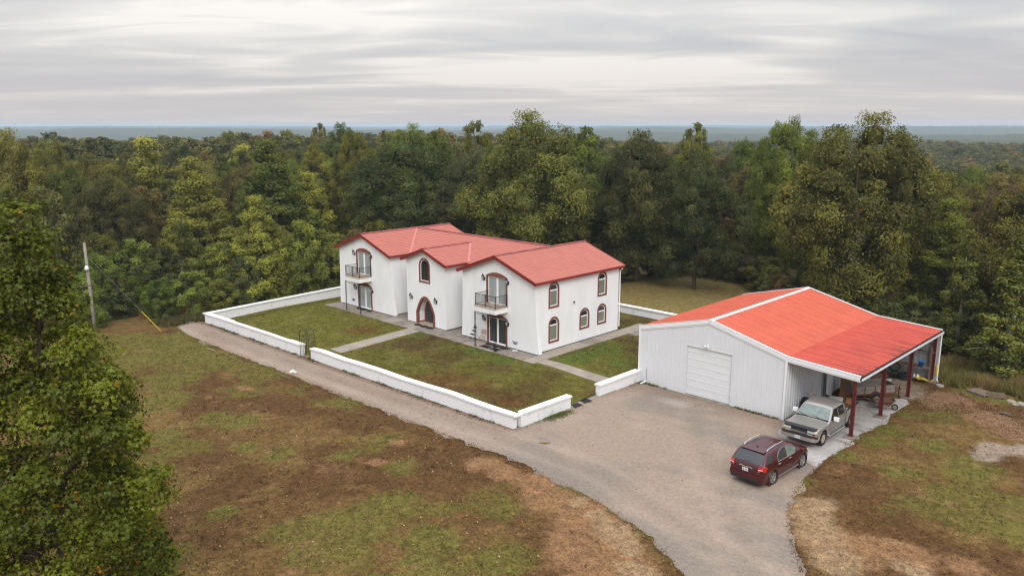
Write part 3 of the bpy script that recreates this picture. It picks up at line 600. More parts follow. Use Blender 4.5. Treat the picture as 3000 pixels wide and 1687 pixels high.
for xr, xc in ((0, XR), (XL + 3.705, XL)):
    wing_front(xr, 7.41, xc); a = xr - 7.41
    # far gable
    HB().prism([(a, .05), (xr, .05), (xr, under(xr, xc, RZ)), (xc, RZ - .14), (a, under(a, xc, RZ))], fr(9.2), 0, .3).build('wall', MT['stucco'], house)
    top = under(xr, xc, RZ)
    if xr == 0:
        holes = [arch_window(side0, 1.38, 2.50, 3.04, 4.92), arch_window(side0, 1.40, 2.53, .52, 2.40), arch_window(side0, 4.82, 5.95, .88, 2.47), arch_window(side0, 6.90, 8.0, .88, 2.47), arch_window(side0, 6.89, 8.0, 3.05, 4.93)]
        HB().holed([(.3, .05), (9.2, .05), (9.2, top), (.3, top)], holes, side0, 0, .25).build('wall', MT['stucco'], house)
        HB().box(a, a + .25, .3, 9.2, .05, top).build('wall', MT['stucco'], house)
    else:
        HB().box(xr - .25, xr, .3, 9.2, .05, top).build('wall', MT['stucco'], house); HB().box(a, a + .25, .3, 9.2, .05, top).build('wall', MT['stucco'], house)
    HB().box(a + .03, xr - .04, .04, 9.46, -.3, .05).build('foundation', MT['found'], house)
HB().box(-16.35, -7.41, 2.25, 2.5, .05, 5.12).build('wall', MT['stucco'], house); HB().box(-16.35, -7.41, 9.25, 9.5, .05, 5.1).build('wall', MT['stucco'], house)
HB().box(-16.3, -7.45, 2.29, 9.4, -.3, .05).build('foundation', MT['found'], house)
# entrance gable
pa, pb = -14.15, -9.39
ph = arch_window(fr(-.02), -12.54, -11.20, 3.45, 5.46, transom=False)
A_out = arch(-13.0, -10.69, .05, 1.0, 2.36, 18, 'pointed'); A_in = arch(-12.78, -10.91, .05, 1.0, 2.16, 18, 'pointed'); A_mid = arch(-12.85, -10.84, .05, 1.0, 2.23, 18, 'pointed')
HB().holed([(pa, .05), (-12.85, .05)] + A_mid[2:][::-1] + [(-10.84, .05), (pb, .05), (pb, under(pb, XP, PZ)), (XP, PZ - .14), (pa, under(pa, XP, PZ))], [ph], fr(-.02), 0, .3).build('wall', MT['stucco'], house)
HB().box(pb - .25, pb, .28, 2.25, .05, under(pb, XP, PZ)).build('wall', MT['stucco'], house); HB().box(pa, pa + .25, .28, 2.25, .05, under(pa, XP, PZ)).build('wall', MT['stucco'], house)
HB().box(pa + .03, pb - .03, .02, 2.25, -.3, .05).build('foundation', MT['found'], house)
op = [(-13.0, .02)] + A_out[2:][::-1] + [(-10.69, .02), (-10.91, .02)] + A_in[2:] + [(-12.78, .02)]
dw = HB().prism(op, fr(-.02), -.045, .14).build('entrance_arch', MT['trim'], house)
# recess: white lining, tan step, dark door with red surround
ins = A_in[2:]; vs = []; fs = []
lin = [(-12.78, .05)] + ins[::-1] + [(-10.91, .05)]; m = HB(); n_ = len(lin)
m.add([(u, .122, v) for u, v in lin] + [(u, .62, v) for u, v in lin], [(i, i + 1, n_ + i + 1, n_ + i) for i in range(n_ - 1)]); m.build('recess_lining', MT['stucco'], dw)
HB().box(-12.78, -10.91, -.02, .66, .0, .09).build('step', MT['tan_slab'], dw)
HB().box(-12.785, -12.75, .05, .62, .09, .20).build('skirting', MT['trim'], dw)
dtrim = arch(-12.80, -10.88, .05, 1.0, 2.2, 18, 'pointed'); dhole = arch(-12.62, -11.07, .09, .95, 1.98, 18, 'pointed')
D = HB().holed(dtrim, [dhole], fr(.62), 0, .1).build('front_door', MT['trim'], house)
HB().prism(dhole, fr(.66), 0, .08).build('door_leaf', MT['door'], D)
for k in range(2):
    for z0, z1 in ((.25, .8), (.9, 1.45)): HB().box(-12.5 + k * .75, -11.95 + k * .75, .645, .66, z0, z1).build('door_panel', MT['door'], D)
HB().box(-11.86, -11.82, .63, .66, .25, 1.7).build('door_stile', MT['iron'], D)
HB().tube([(-11.3, .60, .85), (-11.3, .60, 1.05)], .018, 6).build('handle', MT['iron'], D)

# --- roof: decks, tile courses, caps
roofdeck = HB(); slopes = []
def slope(org, along, down, s_lo, s_hi, dmax, s_off=0):
    """org: ridge point, along: unit ridge dir, down: unit horizontal down dir, s limits as functions of d"""
    slopes.append((Vector(org), Vector(along), Vector(down), s_lo, s_hi, dmax))
c0 = lambda v: (lambda d: v)
DM = 3.985
slope((XR, 0, RZ), (0, 1, 0), (1, 0, 0), c0(-.3), c0(9.8), DM)
slope((XR, 0, RZ), (0, 1, 0), (-1, 0, 0), c0(-.3), lambda d: 5.9 - d, DM)
slope((XR, 0, RZ), (0, 1, 0), (-1, 0, 0), lambda d: 5.9 + d, c0(9.8), 3.89)
slope((XL, 0, RZ), (0, 1, 0), (1, 0, 0), c0(-.3), lambda d: 5.9 - d, DM)
slope((XL, 0, RZ), (0, 1, 0), (1, 0, 0), lambda d: 5.9 + d, c0(9.8), 3.89)
slope((XL, 0, RZ), (0, 1, 0), (-1, 0, 0), c0(-.3), c0(9.8), DM)
slope((0, 5.9, RZ), (1, 0, 0), (0, -1, 0), lambda d: XL + d, lambda d: XR - d, DM)
slope((0, 5.9, RZ), (1, 0, 0), (0, 1, 0), lambda d: XL + d, lambda d: XR - d, 3.89)
slope((XP, 0, PZ), (0, 1, 0), (1, 0, 0), c0(-.32), lambda d: 4.844 - d, 2.75)
slope((XP, 0, PZ), (0, 1, 0), (-1, 0, 0), c0(-.32), lambda d: 4.844 - d, 2.75)
for o_, a_, d_, lo, hi, dm in slopes:
    f = lambda s, d, h: o_ + a_ * s + d_ * d + Vector((0, 0, -SL * d + h))
    roofdeck.hexa([f(lo(0), 0, -.15), f(hi(0), 0, -.15), f(hi(dm), dm, -.15), f(lo(dm), dm, -.15)], [f(lo(0), 0, -.035), f(hi(0), 0, -.035), f(hi(dm), dm, -.035), f(lo(dm), dm, -.035)])
roof = roofdeck.build('roof', MT['fascia'], house)
PC, AMP, PER = .249, .022, .20
for o_, a_, d_, lo, hi, dm in slopes:
    k = 0; d0 = .02
    while d0 < dm - .02:
        d1 = min(d0 + PC, dm + .04); s0 = min(lo(d0), lo(d1)); s1 = max(hi(d0), hi(d1))
        if s1 - s0 < .1: break
        nS = max(2, int((s1 - s0) / (PER / 4))); m = HB(); vs = []
        for i in range(nS + 1):
            s = s0 + (s1 - s0) * i / nS; w = AMP * math.sin(s / PER * 2 * math.pi)
            for d, h in ((d0 - .03 if k else d0, .0), (d1, .038), (d1 + .002, -.035)):
                sc = min(max(s, lo(max(d, 0))), hi(max(d, 0))); vs.append(o_ + a_ * sc + d_ * d + Vector((0, 0, -SL * d + h + w)))
        m.add(vs, [(3 * i + j, 3 * i + 3 + j, 3 * i + 4 + j, 3 * i + 1 + j) for i in range(nS) for j in (0, 1)])
        m.build('tile_course', MT['tile'], roof, fixn=False); k += 1; d0 += PC
# ridge caps in short lengths
def ridgecap(p, q, mat='tilecap', r=.10):
    p = Vector(p); q = Vector(q); L = (q - p).length; n = int(L / .42); d = (q - p) / L; sd_ = Vector((-d.y, d.x, 0))
    for i in range(n):
        a = p + d * (L * i / n); b = p + d * (L * (i + 1) / n + .03); vs = []
        for c, h in ((a, .0), (b, .015)):
            vs += [c + sd_ * (r * 1.25 * math.cos(t)) + Vector((0, 0, .035 + h + (r * .75) * math.sin(t) - .03)) for t in [math.pi * j / 6 for j in range(7)]]
        HB().add(vs, [(j, j + 1, j + 8, j + 7) for j in range(6)] + [tuple(range(7)), tuple(range(13, 6, -1))]).build('ridge_tile', MT[mat], roof)
for xc in (XR, XL): ridgecap((xc, -.32, RZ), (xc, 9.82, RZ))
ridgecap((XL + .1, 5.9, RZ), (XR - .1, 5.9, RZ)); ridgecap((XP, -.34, PZ), (XP, 4.84, PZ))
# valley flashings
def valley(p, q, w=.19):
    p = Vector(p); q = Vector(q); d = (q - p).normalized(); s = d.cross(Vector((0, 0, 1))).normalized() * w / 2; u = Vector((0, 0, .05))
    HB().hexa([p - s - u, p + s - u, q + s - u, q - s - u], [p - s + u, p + s + u, q + s + u, q - s + u]).build('valley_flashing', MT['valley'], roof)
valley((XL, 5.9, RZ), (XL + 3.95, 1.95, RZ - SL * 3.95)); valley((XR, 5.9, RZ), (XR - 3.95, 1.95, RZ - SL * 3.95))
valley((XP, 4.844, PZ), (XP + 2.72, 2.124, PZ - SL * 2.72)); valley((XP, 4.844, PZ), (XP - 2.72, 2.124, PZ - SL * 2.72))
# rake boards and eave boards
def board(p, q, w, h, mat='fascia'): HB().bar(p, q, w, h).build('fascia_board', MT[mat], roof)
for xc, rz, dm, y0, backs in ((XR, RZ, DM, -.315, 1), (XL, RZ, DM, -.315, 1), (XP, PZ, 2.75, -.335, 0)):
    for sg in (1, -1):
        board((xc, y0, rz - .09), (xc + sg * (dm + .05), y0, rz - .09 - SL * (dm + .05)), .035, .24); board((xc, y0 - .025, rz - .0), (xc + sg * (dm + .07), y0 - .025, rz - .0 - SL * (dm + .07)), .03, .10)
        if backs: board((xc, 9.815, rz - .07), (xc + sg * (dm + .05), 9.815, rz - .07 - SL * (dm + .05)), .035, .22)
ez = RZ - SL * DM
board((XR + DM + .03, -.3, ez - .10), (XR + DM + .03, 9.8, ez - .10), .05, .15); board((XL - DM - .03, -.3, ez - .10), (XL - DM - .03, 9.8, ez - .10), .05, .15)
board((XL + DM + .03, -.3, ez - .10), (XL + DM + .03, 1.9, ez - .10), .05, .15); board((XR - DM - .03, -.3, ez - .10), (XR - DM - .03, 1.9, ez - .10), .05, .15)
board((XP + 2.78, -.32, PZ - SL * 2.75 - .10), (XP + 2.78, 2.1, PZ - SL * 2.75 - .10), .05, .15); board((XP - 2.78, -.32, PZ - SL * 2.75 - .10), (XP - 2.78, 2.1, PZ - SL * 2.75 - .10), .05, .15)
board((XL + DM, 1.88, ez - .1), (XR - DM, 1.88, ez - .1), .05, .15)
# downpipe at the back corner, service box on the side wall
HB().tube([(.22, 9.66, 5.0), (.22, 9.62, 4.86), (.04, 9.6, 4.72), (.05, 9.6, .3)], .05, 8).build('downpipe', MT['vinyl'], house)
HB().box(0, .07, 4.08, 4.22, 3.02, 3.18).build('vent_box', MT['greyp'], house)

# --- balconies
def balcony(xc, side):
    x0, x1, y0, zt, zb = xc - 1.08, xc + 1.06, -1.25, 2.98, 2.60
    B = HB().box(x0, x1, y0, .0 - .003, zb, zt).build('balcony', MT['stucco'], house)
    HB().box(x0 - .04, x1 + .04, y0 - .04, -.004, zt, zt + .035).build('balcony_floor', MT['tan_slab'], B)
    zf = zt + .035; h = .86; yy = y0 + .05; xa, xb = x0 + .05, x1 - .05
    for px, py in ((xa, yy), ((xa + xb) / 2, yy), (xb, yy), (xa, -.05), (xb, -.05)): HB().box(px - .022, px + .022, py - .022, py + .022, zf, zf + h + .04).build('railing_post', MT['iron'], B)
    for z in (zf + .1, zf + h):
        for p, q in (((xa, yy, z), (xb, yy, z)), ((xa, yy, z), (xa, -.05, z)), ((xb, yy, z), (xb, -.05, z))): HB().bar(p, q, .03).build('rail', MT['iron'], B)
    for i in range(1, 18):
        if i == 9: continue
        x = xa + (xb - xa) * i / 18; HB().box(x - .007, x + .007, yy - .007, yy + .007, zf + .1, zf + h).build('baluster', MT['iron'], B)
    for i in range(1, 10):
        y = yy + (-.05 - yy) * i / 10
        for x in (xa, xb): HB().box(x - .007, x + .007, y - .007, y + .007, zf + .1, zf + h).build('baluster', MT['iron'], B)
    # wrought iron supports: paired bars with lattice
    for px in (x0 + .12, x1 + .06):
        py = y0 - .06; 
        m = HB()
        for dxx in (-.055, .055): m.box(px + dxx - .014, px + dxx + .014, py - .014, py + .014, .0, zb)
        for k in range(14): z = .1 + k * .175; sgn = 1 if k % 2 else -1; m.bar((px - .05 * sgn, py, z), (px + .05 * sgn, py, z + .16), .010)
        m.box(px - .1, px + .1, py - .07, py + .07, 0, .025)
        m.build('iron_support', MT['iron'], B)
    m = HB(); py = y0 - .06
    for z in (zb - .04, zb - .17): m.bar((x0 + .12, py, z), (x1 + .06, py, z), .022)
    for k in range(12): a = x0 + .14 + k * .165; sgn = 1 if k % 2 else 0; m.bar((a, py, zb - .16 + .11 * sgn), (a + .15, py, zb - .05 - .11 * sgn), .009)
    m.build('iron_header', MT['iron'], B)
balcony(XR, 1); balcony(XL, -1)

# --- wall lanterns
def lantern(x, z, y, label):
    L = tag(empty('wall_lantern', (x, y, z)), label, 'lantern', 'black wall lanterns on the house')
    MB().box(-.06, .06, -.03, .0, -.22, .05).build('back_plate', MT['iron'], L)
    MB().tube([(0, -.02, -.1), (0, -.1, -.2), (0, -.2, -.18), (0, -.2, -.1)], .018, 6).build('arm', MT['iron'], L)
    MB().lathe([(.0, -.1), (.055, -.1), (.09, .14), (.0, .14)], 6, Matrix.Translation((0, -.2, 0))).build('lamp_glass', MT['lampglass'], L)
    MB().lathe([(.115, .13), (.10, .17), (.03, .27), (.012, .33), (0, .34)], 6, Matrix.Translation((0, -.2, 0))).build('lamp_cap', MT['iron'], L)
    m = MB()
    for k in range(6): t = k * math.pi / 3; m.bar((.058 * math.cos(t), -.2 + .058 * math.sin(t), -.1), (.094 * math.cos(t), -.2 + .094 * math.sin(t), .14), .014)
    m.lathe([(0, -.16), (.03, -.13), (.06, -.1), (0, -.1)], 6, Matrix.Translation((0, -.2, 0))); m.build('cage', MT['iron'], L)
for xc, wing in ((XR, 'right wing'), (XL, 'left wing')):
    for dxx, sd2 in ((-1.30, 'left'), (1.12, 'right')):
        lantern(xc + dxx, 4.82, 0, f'black lantern {sd2} of the upper balcony door on the {wing}'); lantern(xc + dxx, 1.80, 0, f'black lantern {sd2} of the ground floor sliding door, {wing}')
lantern(-13.5, 2.15, -.02, 'black lantern left of the arched front entrance'); lantern(-10.45, 2.2, -.02, 'black lantern right of the arched front entrance')

# --- mats, chairs, small things by the doors
def mat_rect(x, y, w, d, rz, label, z=.0):
    o = MB().box(-w / 2, w / 2, -d / 2, d / 2, 0, .02).build('door_mat', MT['mat'], None, loc=(x, y, z + .008)); o.rotation_euler = (0, 0, rz); return tag(o, label, 'mat', 'black rubber door mats')
def mat_half(x, y, w, d, label, full=False):
    pts = [(w / 2 * math.cos(t), d / 2 * math.sin(t) if full else d * math.sin(t) - d / 2) for t in [(2 if full else 1) * math.pi * i / 18 for i in range(18 if full else 19)]]
    o = MB().prism(pts, lambda u, v, q: (u, -v, q), 0, .02).build('door_mat', MT['mat'], None, loc=(x, y, .008)); return tag(o, label, 'mat', 'black rubber door mats')
mat_half(-4.22, -.36, .8, .45, 'half round black mat at the chair side of the right sliding door'); mat_rect(-3.92, -.98, .85, .5, 0, 'rectangular black mat in front of the left post, right wing')
mat_half(-3.42, -.42, .8, .5, 'half round black mat in the middle of the right sliding door'); mat_rect(-2.92, -1.0, .75, .5, 0, 'rectangular black mat behind the right iron post, right wing')
mat_half(-2.68, -.38, .85, .5, 'half round black mat at the right end of the right sliding door')
mat_half(-20.68, -.3, .75, .42, 'half round black mat by the left post, left wing door'); mat_half(-19.95, -.3, .75, .42, 'half round black mat in the middle of the left wing door')
mat_half(-19.1, -.32, .6, .36, 'dull oval mat at the right end of the left wing door', True)
for x, s in ((-12.42, 'leftmost'), (-11.68, 'middle'), (-10.9, 'rightmost')): mat_half(x, -.38, .78, .5, f'{s} of three round black mats before the arched entrance', True)
mat_rect(7.42, -4.36, .42, .62, 0, 'black mat nearer the front corner in the wall gap', -.655); mat_rect(7.32, -3.42, .42, .66, 0, 'black mat nearer the barn in the wall gap', -.65)
def folding_chair(x, y, rz):
    C = tag(empty('folding_chair', (x, y, .0), rz), 'tan metal folding chair beside the right sliding door', 'chair')
    MB().box(-.2, .2, -.2, .18, .43, .455).build('seat', MT['cream'], C); m = MB(); m.box(-.19, .19, .2, .225, .6, .9); m.build('backrest', MT['cream'], C)
    for s in (-1, 1):
        MB().tube([(s * .21, -.28, 0), (s * .21, .2, .6), (s * .2, .22, .92)], .012, 6).build('leg', MT['cream'], C); MB().tube([(s * .19, .26, 0), (s * .19, -.18, .44)], .012, 6).build('leg', MT['cream'], C)
    MB().tube([(-.2, .22, .92), (-.1, .225, .96), (.1, .225, .96), (.2, .22, .92)], .012, 6).build('top_rail', MT['cream'], C)
folding_chair(-5.0, -.34, rad(8))
def step_stool(x, y, rz):
    C = tag(empty('step_stool', (x, y, .0), rz), 'black folding step stool standing behind the left iron post', 'step stool')
    for i, (z, yy) in enumerate(((.25, -.22), (.5, -.08), (.75, .06))): MB().box(-.2, .2, yy - .11, yy + .11, z, z + .03).build('step', MT['iron'], C)
    for s in (-1, 1):
        MB().tube([(s * .22, -.36, 0), (s * .2, .1, .8), (s * .18, .2, 1.15)], .013, 6).build('leg', MT['silver'], C); MB().tube([(s * .22, .34, 0), (s * .2, .1, .8)], .013, 6).build('leg', MT['silver'], C)
    MB().tube([(-.18, .2, 1.15), (0, .21, 1.19), (.18, .2, 1.15)], .014, 6).build('handrail', MT['iron'], C)
    MB().box(-.18, .18, .15, .19, .92, 1.08).build('tray', MT['blackp'], C)
step_stool(-5.75, -.5, rad(-12))
def ornament(x, z, label):
    O = tag(empty('wall_ornament', (x, -.03, z)), label, 'ornament')
    for s in (-1, 1): MB().prism([(s * .02, 0), (s * .22, .12), (s * .27, .03), (s * .16, -.03), (s * .2, -.11), (s * .08, -.13)], lambda u, v, d: (u, d, v), -.012, .012).build('wing', MT['ornament'], O)
    MB().tube([(0, 0, -.13), (0, 0, .1)], .02, 6).build('body', MT['iron'], O)
ornament(-1.9, .52, 'mauve butterfly ornament on the wall right of the right sliding door'); ornament(-21.85, .58, 'small butterfly ornament low on the left wing wall')
sp = tag(empty('garden_tap', (-1.78, -.02, .24)), 'small white garden tap below the butterfly on the right wing', 'tap'); MB().tube([(0, 0, 0), (0, -.1, 0), (0, -.13, -.06)], .022, 6).build('spout', MT['whitep'], sp); MB().lathe([(0, .0), (.05, 0), (.05, .02), (0, .02)], 10, Matrix.Translation((0, -.07, .04))).build('handle', MT['whitep'], sp)
tag(MB().tube([(.3 * math.cos(t) * .6, .3 * math.sin(t) * .6, .03 + .006 * (t > 6.3)) for t in [i * .5 for i in range(25)]], .02, 6).build('hose_coil', MT['whitep'], None, loc=(-1.62, -.32, .0)), 'small white coil of hose on the walk below the tap', 'hose')
# --- iron arbor in the gate opening
ar = tag(empty('garden_arbor', (-14.0, -9.47, -1.06)), 'black wrought iron arch standing in the gap of the front wall', 'arbor')
for y in (-.27, .27):
    pts = [(-.6, y, 0), (-.6, y, 1.55)] + [(-.6 * math.cos(t), y, 1.55 + .62 * math.sin(t)) for t in [math.pi * i / 14 for i in range(1, 14)]] + [(.6, y, 1.55), (.6, y, 0)]
    MB().tube(pts, .02, 6).build('hoop', MT['iron'], ar)
for s in (-1, 1):
    for k in range(1, 4): y = -.27 + .54 * k / 4; MB().tube([(s * .6, y, .1), (s * .6, y, 1.35)], .009, 5).build('upright', MT['iron'], ar)
    for z in (.1, .95, 1.5): MB().tube([(s * .6, -.27, z), (s * .6, .27, z)], .011, 5).build('rung', MT['iron'], ar)
    MB().tube([(s * .6, .1 * math.cos(t), 1.2 + .1 * math.sin(t)) for t in [2 * math.pi * i / 12 for i in range(12)]], .008, 5, closed=True).build('ring', MT['iron'], ar)
for t in [math.pi * i / 6 for i in range(1, 6)]: x, z = -.6 * math.cos(t), 1.55 + .62 * math.sin(t); MB().tube([(x, -.27, z), (x, .27, z)], .010, 5).build('rung', MT['iron'], ar)

# ------------------------------------------------------------------ metal barn with lean-to
BX, BY, BZ = 7.363, 2.049, -.705; BW, BL, BH, BR, LX, LH = 9.892, 13.489, 3.702, 4.961, 3.961, 3.449
barn = tag(empty('metal_barn', (BX, BY, BZ)), 'white metal barn with orange red ribbed roof and open lean-to', 'barn')
def rz_b(x): return BH + (BR - BH) * (1 - abs(x - BW / 2) / (BW / 2)) if x <= BW else BH - (BH - LH) * (x - BW) / LX
def ribbed(us, vtop, vbot, fn, name, mat, parent, rib=.3048, deep=.032, minor=True):
    """ribbed sheet between us[0] and us[1]; fn(u,v,out)->xyz"""
    u0, u1 = us; prof = []; k = math.ceil(u0 / rib - 1e-6); prof.append((u0, 0)); u = k * rib
    while u < u1 - .001:
        for du, d in ((-.05, 0), (-.02, deep), (.02, deep), (.05, 0)):
            if u0 < u + du < u1: prof.append((u + du, d))
        for du in ((.10, .2) if minor else ()):
            for e, d in ((-.012, 0), (0, .006), (.012, 0)):
                if u0 < u + du + e < u1: prof.append((u + du + e, d))
        u += rib
    prof.append((u1, 0)); prof.sort(); vs = []
    for u, d in prof: vs += [fn(u, vbot(u), d), fn(u, vtop(u), d)]
    m = MB(); m.add(vs, [(2 * i, 2 * i + 2, 2 * i + 3, 2 * i + 1) for i in range(len(prof) - 1)]); return m.build(name, mat, parent, fixn=False)
def cuts(a, b, extra=(), w=.9144):
    c = {a, b, *extra}; u = math.ceil(a / w) * w
    while u < b: c.add(round(u, 4)); u += w
    c = sorted(c); return [(p, q) for p, q in zip(c, c[1:]) if q - p > .01]
DX, DW, DH = 3.505, 3.05, 3.136
fw_ = MB().add([(0, .03, 0), (DX, .03, 0), (DX, .03, DH), (DX + DW, .03, DH), (DX + DW, .03, 0), (BW, .03, 0), (BW, .03, BH - .05), (BW / 2, .03, BR - .05), (0, .03, BH - .05)], [(0, 1, 2, 8), (2, 3, 7, 8), (3, 4, 5, 6), (3, 6, 7)]).build('front_wall', MT['siding'], barn)
for a, b in cuts(0, BW, (DX, DX + DW, BW / 2)):
    bot = DH if (a > DX - .01 and b < DX + DW + .01) else 0.0
    ribbed((a, b), lambda u: rz_b(u) - .06, lambda u: bot, lambda u, v, d: (u, -d, v), 'wall_panel', MT['siding'], fw_, deep=.008)
sw = MB().box(BW - .03, BW - .02, .05, BL - .05, 0, BH - .08).build('side_wall', MT['siding'], barn)
for a, b in cuts(0.0, BL): ribbed((a, b), lambda u: BH - .1, lambda u: 0, lambda u, v, d: (BW + d, u, v), 'wall_panel', MT['siding'], sw, deep=.05)
sw = MB().box(.02, .03, .05, BL - .05, 0, BH - .05).build('side_wall', MT['siding'], barn)
for a, b in cuts(0.0, BL): ribbed((a, b), lambda u: BH - .05, lambda u: 0, lambda u, v, d: (-d, u, v), 'wall_panel', MT['siding'], sw)
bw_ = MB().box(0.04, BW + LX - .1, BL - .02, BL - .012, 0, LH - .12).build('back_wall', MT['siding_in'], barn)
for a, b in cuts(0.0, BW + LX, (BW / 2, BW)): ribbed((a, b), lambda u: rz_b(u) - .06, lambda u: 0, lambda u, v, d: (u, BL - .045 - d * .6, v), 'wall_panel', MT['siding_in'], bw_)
for a, b in cuts(0.0, BW + LX, (BW / 2, BW)): ribbed((a, b), lambda u: rz_b(u) - .06, lambda u: 0, lambda u, v, d: (u, BL + d, v), 'wall_panel', MT['siding'], bw_)
# interior so that nothing shows through
MB().box(.06, BW - .06, .06, BL - .06, -.3, .0).build('floor_slab', MT['conc'], barn)
# roof
rf = MB()
for x0, x1 in ((-.06, BW / 2), (BW / 2, BW), (BW, BW + LX + .06)):
    z0, z1 = rz_b(max(x0, 0)) - (.255 * .06 if x0 < 0 else 0), rz_b(min(x1, BW + LX)); rf.hexa([(x0, -.02, z0 - .07), (x1, -.02, z1 - .07), (x1, BL + .02, z1 - .07), (x0, BL + .02, z0 - .07)], [(x0, -.02, z0 - .015), (x1, -.02, z1 - .015), (x1, BL + .02, z1 - .015), (x0, BL + .02, z0 - .015)])
roof_b = rf.build('roof', MT['redsteel'], barn)
def rib_roof(x0, x1, z0, z1, mat):
    L = math.hypot(x1 - x0, z1 - z0); nx, nz = -(z1 - z0) / L, (x1 - x0) / L
    if nz < 0: nx, nz = -nx, -nz
    for a, b in cuts(0.0, BL):
        ribbed((a, b), lambda u: 1, lambda u: 0, lambda u, v, d: (x0 + (x1 - x0) * v + nx * d, u, z0 + (z1 - z0) * v + nz * d), 'roof_panel', mat, roof_b, rib=.2286, deep=.045, minor=False)
rib_roof(BW / 2, -.08, BR, BH - .02, MT['barnroof']); rib_roof(BW / 2, BW + .02, BR, BH - .0, MT['barnroof']); rib_roof(BW - .02, BW + LX + .08, BH - .012, LH - .005, MT['leanroof'])
cap = MB(); cap.add([(BW / 2 - .2, -.03, BR - .02), (BW / 2, -.03, BR + .045), (BW / 2 + .2, -.03, BR - .02), (BW / 2 - .2, BL + .03, BR - .02), (BW / 2, BL + .03, BR + .045), (BW / 2 + .2, BL + .03, BR - .02)], [(0, 1, 4, 3), (1, 2, 5, 4), (0, 2, 1), (3, 4, 5)]); cap.build('ridge_cap', MT['trimw'], roof_b)
for y in (-.035, BL + .035):
    for x0, x1 in ((-.08, BW / 2), (BW / 2, BW), (BW, BW + LX + .09)):
        a, b = rz_b(max(0, x0)), rz_b(min(x1, BW + LX)); MB().bar((x0, y, a - .07), (x1, y, b - .07), .06, .24).build('rake_trim', MT['trimw'], roof_b)
        MB().bar((x0, y * 1.0 + (.05 if y < 0 else -.05), a + .045), (x1, y + (.05 if y < 0 else -.05), b + .045), .16, .02).build('rake_trim', MT['trimw'], roof_b)
        MB().bar((x0, y + (.02 if y < 0 else -.02), a - .235), (x1, y + (.02 if y < 0 else -.02), b - .235), .05, .08).build('rake_trim', MT['stucco_line'], roof_b)
MB().box(BW + LX + .04, BW + LX + .16, -.06, BL + .06, LH - .13, LH - .045).build('gutter', MT['blackp'], roof_b); MB().box(BW + LX + .17, BW + LX + .19, -.06, BL + .06, LH - .20, LH - .075).build('gutter_face', MT['trimw'], roof_b)
# corner and door trim
for x in (-.01, BW + .0): MB().box(x - .06, x + .06, -.06, .06, 0, BH - .1).build('corner_trim', MT['trimw'], barn)
for x in (DX - .02, DX + DW + .02): MB().box(x - .02, x + .02, -.022, .1, 0, DH + .04).build('door_jamb', MT['siding'], barn)
MB().box(DX, DX + DW, -.022, .1, DH, DH + .04).build('door_head', MT['siding'], barn)
gd = MB().box(DX, DX + DW, .13, .16, .0, DH).build('garage_door', MT['gdoor'], barn)
nsec = 7; hs = (DH - .03) / nsec
for i in range(nsec):
    z0 = .03 + i * hs; m = MB(); y = .075
    prof = [(z0 + .006, y + .014), (z0 + .02, y), (z0 + hs * .45, y), (z0 + hs * .475, y + .007), (z0 + hs * .525, y + .007), (z0 + hs * .55, y), (z0 + hs - .02, y), (z0 + hs - .004, y + .014)]
    vs = [(x, yy, z) for z, yy in prof for x in (DX + .01, DX + DW - .01)]; m.add(vs, [(2 * k, 2 * k + 1, 2 * k + 3, 2 * k + 2) for k in range(len(prof) - 1)]); m.build('door_section', MT['gdoor'], gd)
MB().box(DX, DX + DW, -.25, .12, -.1, .03).build('door_apron', MT['conc2'], barn)
fl = tag(empty('flood_light', (BX + DX + 1.4, BY - .06, BZ + DH + .22)), 'small twin flood light above the garage door', 'light')
MB().box(-.06, .06, -.03, .02, -.06, .06).build('mount', MT['whitep'], fl)
for s in (-1, 1): MB().lathe([(0, 0), (.05, 0), (.075, .12), (0, .12)], 12, Matrix.Translation((s * .1, -.05, 0)) @ Matrix.Rotation(rad(115), 4, 'X')).build('lamp_head', MT['whitep'], fl)
# downpipes
MB().tube([(BW + LX + .1, BL + .1, LH - .15), (BW + LX + .05, BL + .08, LH - .4), (BW + LX + .05, BL + .08, .12), (BW + LX + .16, BL - .06, .03)], .055, 8).build('downpipe', MT['whitep'], barn)
MB().tube([(.62, -.06, 1.05), (.62, -.06, .2)], .012, 6).build('conduit', MT['wire'], barn); MB().tube([(.62, -.07, .22), (.55, -.2, .12), (.42, -.45, .05)], .045, 8).build('drain_pipe', MT['whitep'], barn)
MB().box(BW + LX - .02, BW + LX + .06, BL - .1, BL + .05, .45, 1.05).build('yellow_guard', MT['yellow'], barn)
# steel posts, pads and rafters
for i, y in enumerate((.06, 4.31, 8.79, BL - .25)):
    x = BW + LX - .18; zt = rz_b(x) - .1
    P = MB().box(x - .085, x + .085, y - .006, y + .006, .1, zt); P.box(x - .095, x - .083, y - .07, y + .07, .1, zt); P.box(x + .083, x + .095, y - .07, y + .07, .1, zt); P = P.build('steel_post', MT['redsteel'], barn)
    MB().box(x - .14, x + .14, y - .12, y + .12, .1, .115).build('base_plate', MT['rust'], P)
    MB().box(x - .3, x + .3, y - .3, y + .3, -.1, .1).build('concrete_pad', MT['conc2'], P)
    MB().bar((BW + .02, y, rz_b(BW) - .24), (x + .1, y, zt - .03), .12, .2).build('rafter', MT['redsteel'], barn)
for t in (.2, .45, .7, .95): x = BW + (LX - .15) * t; MB().bar((x, .0, rz_b(x) - .12), (x, BL, rz_b(x) - .12), .05, .1).build('purlin', MT['redsteel'], barn)
def bt(x, y, z=0): return (BX + x, BY + y, BZ + z)
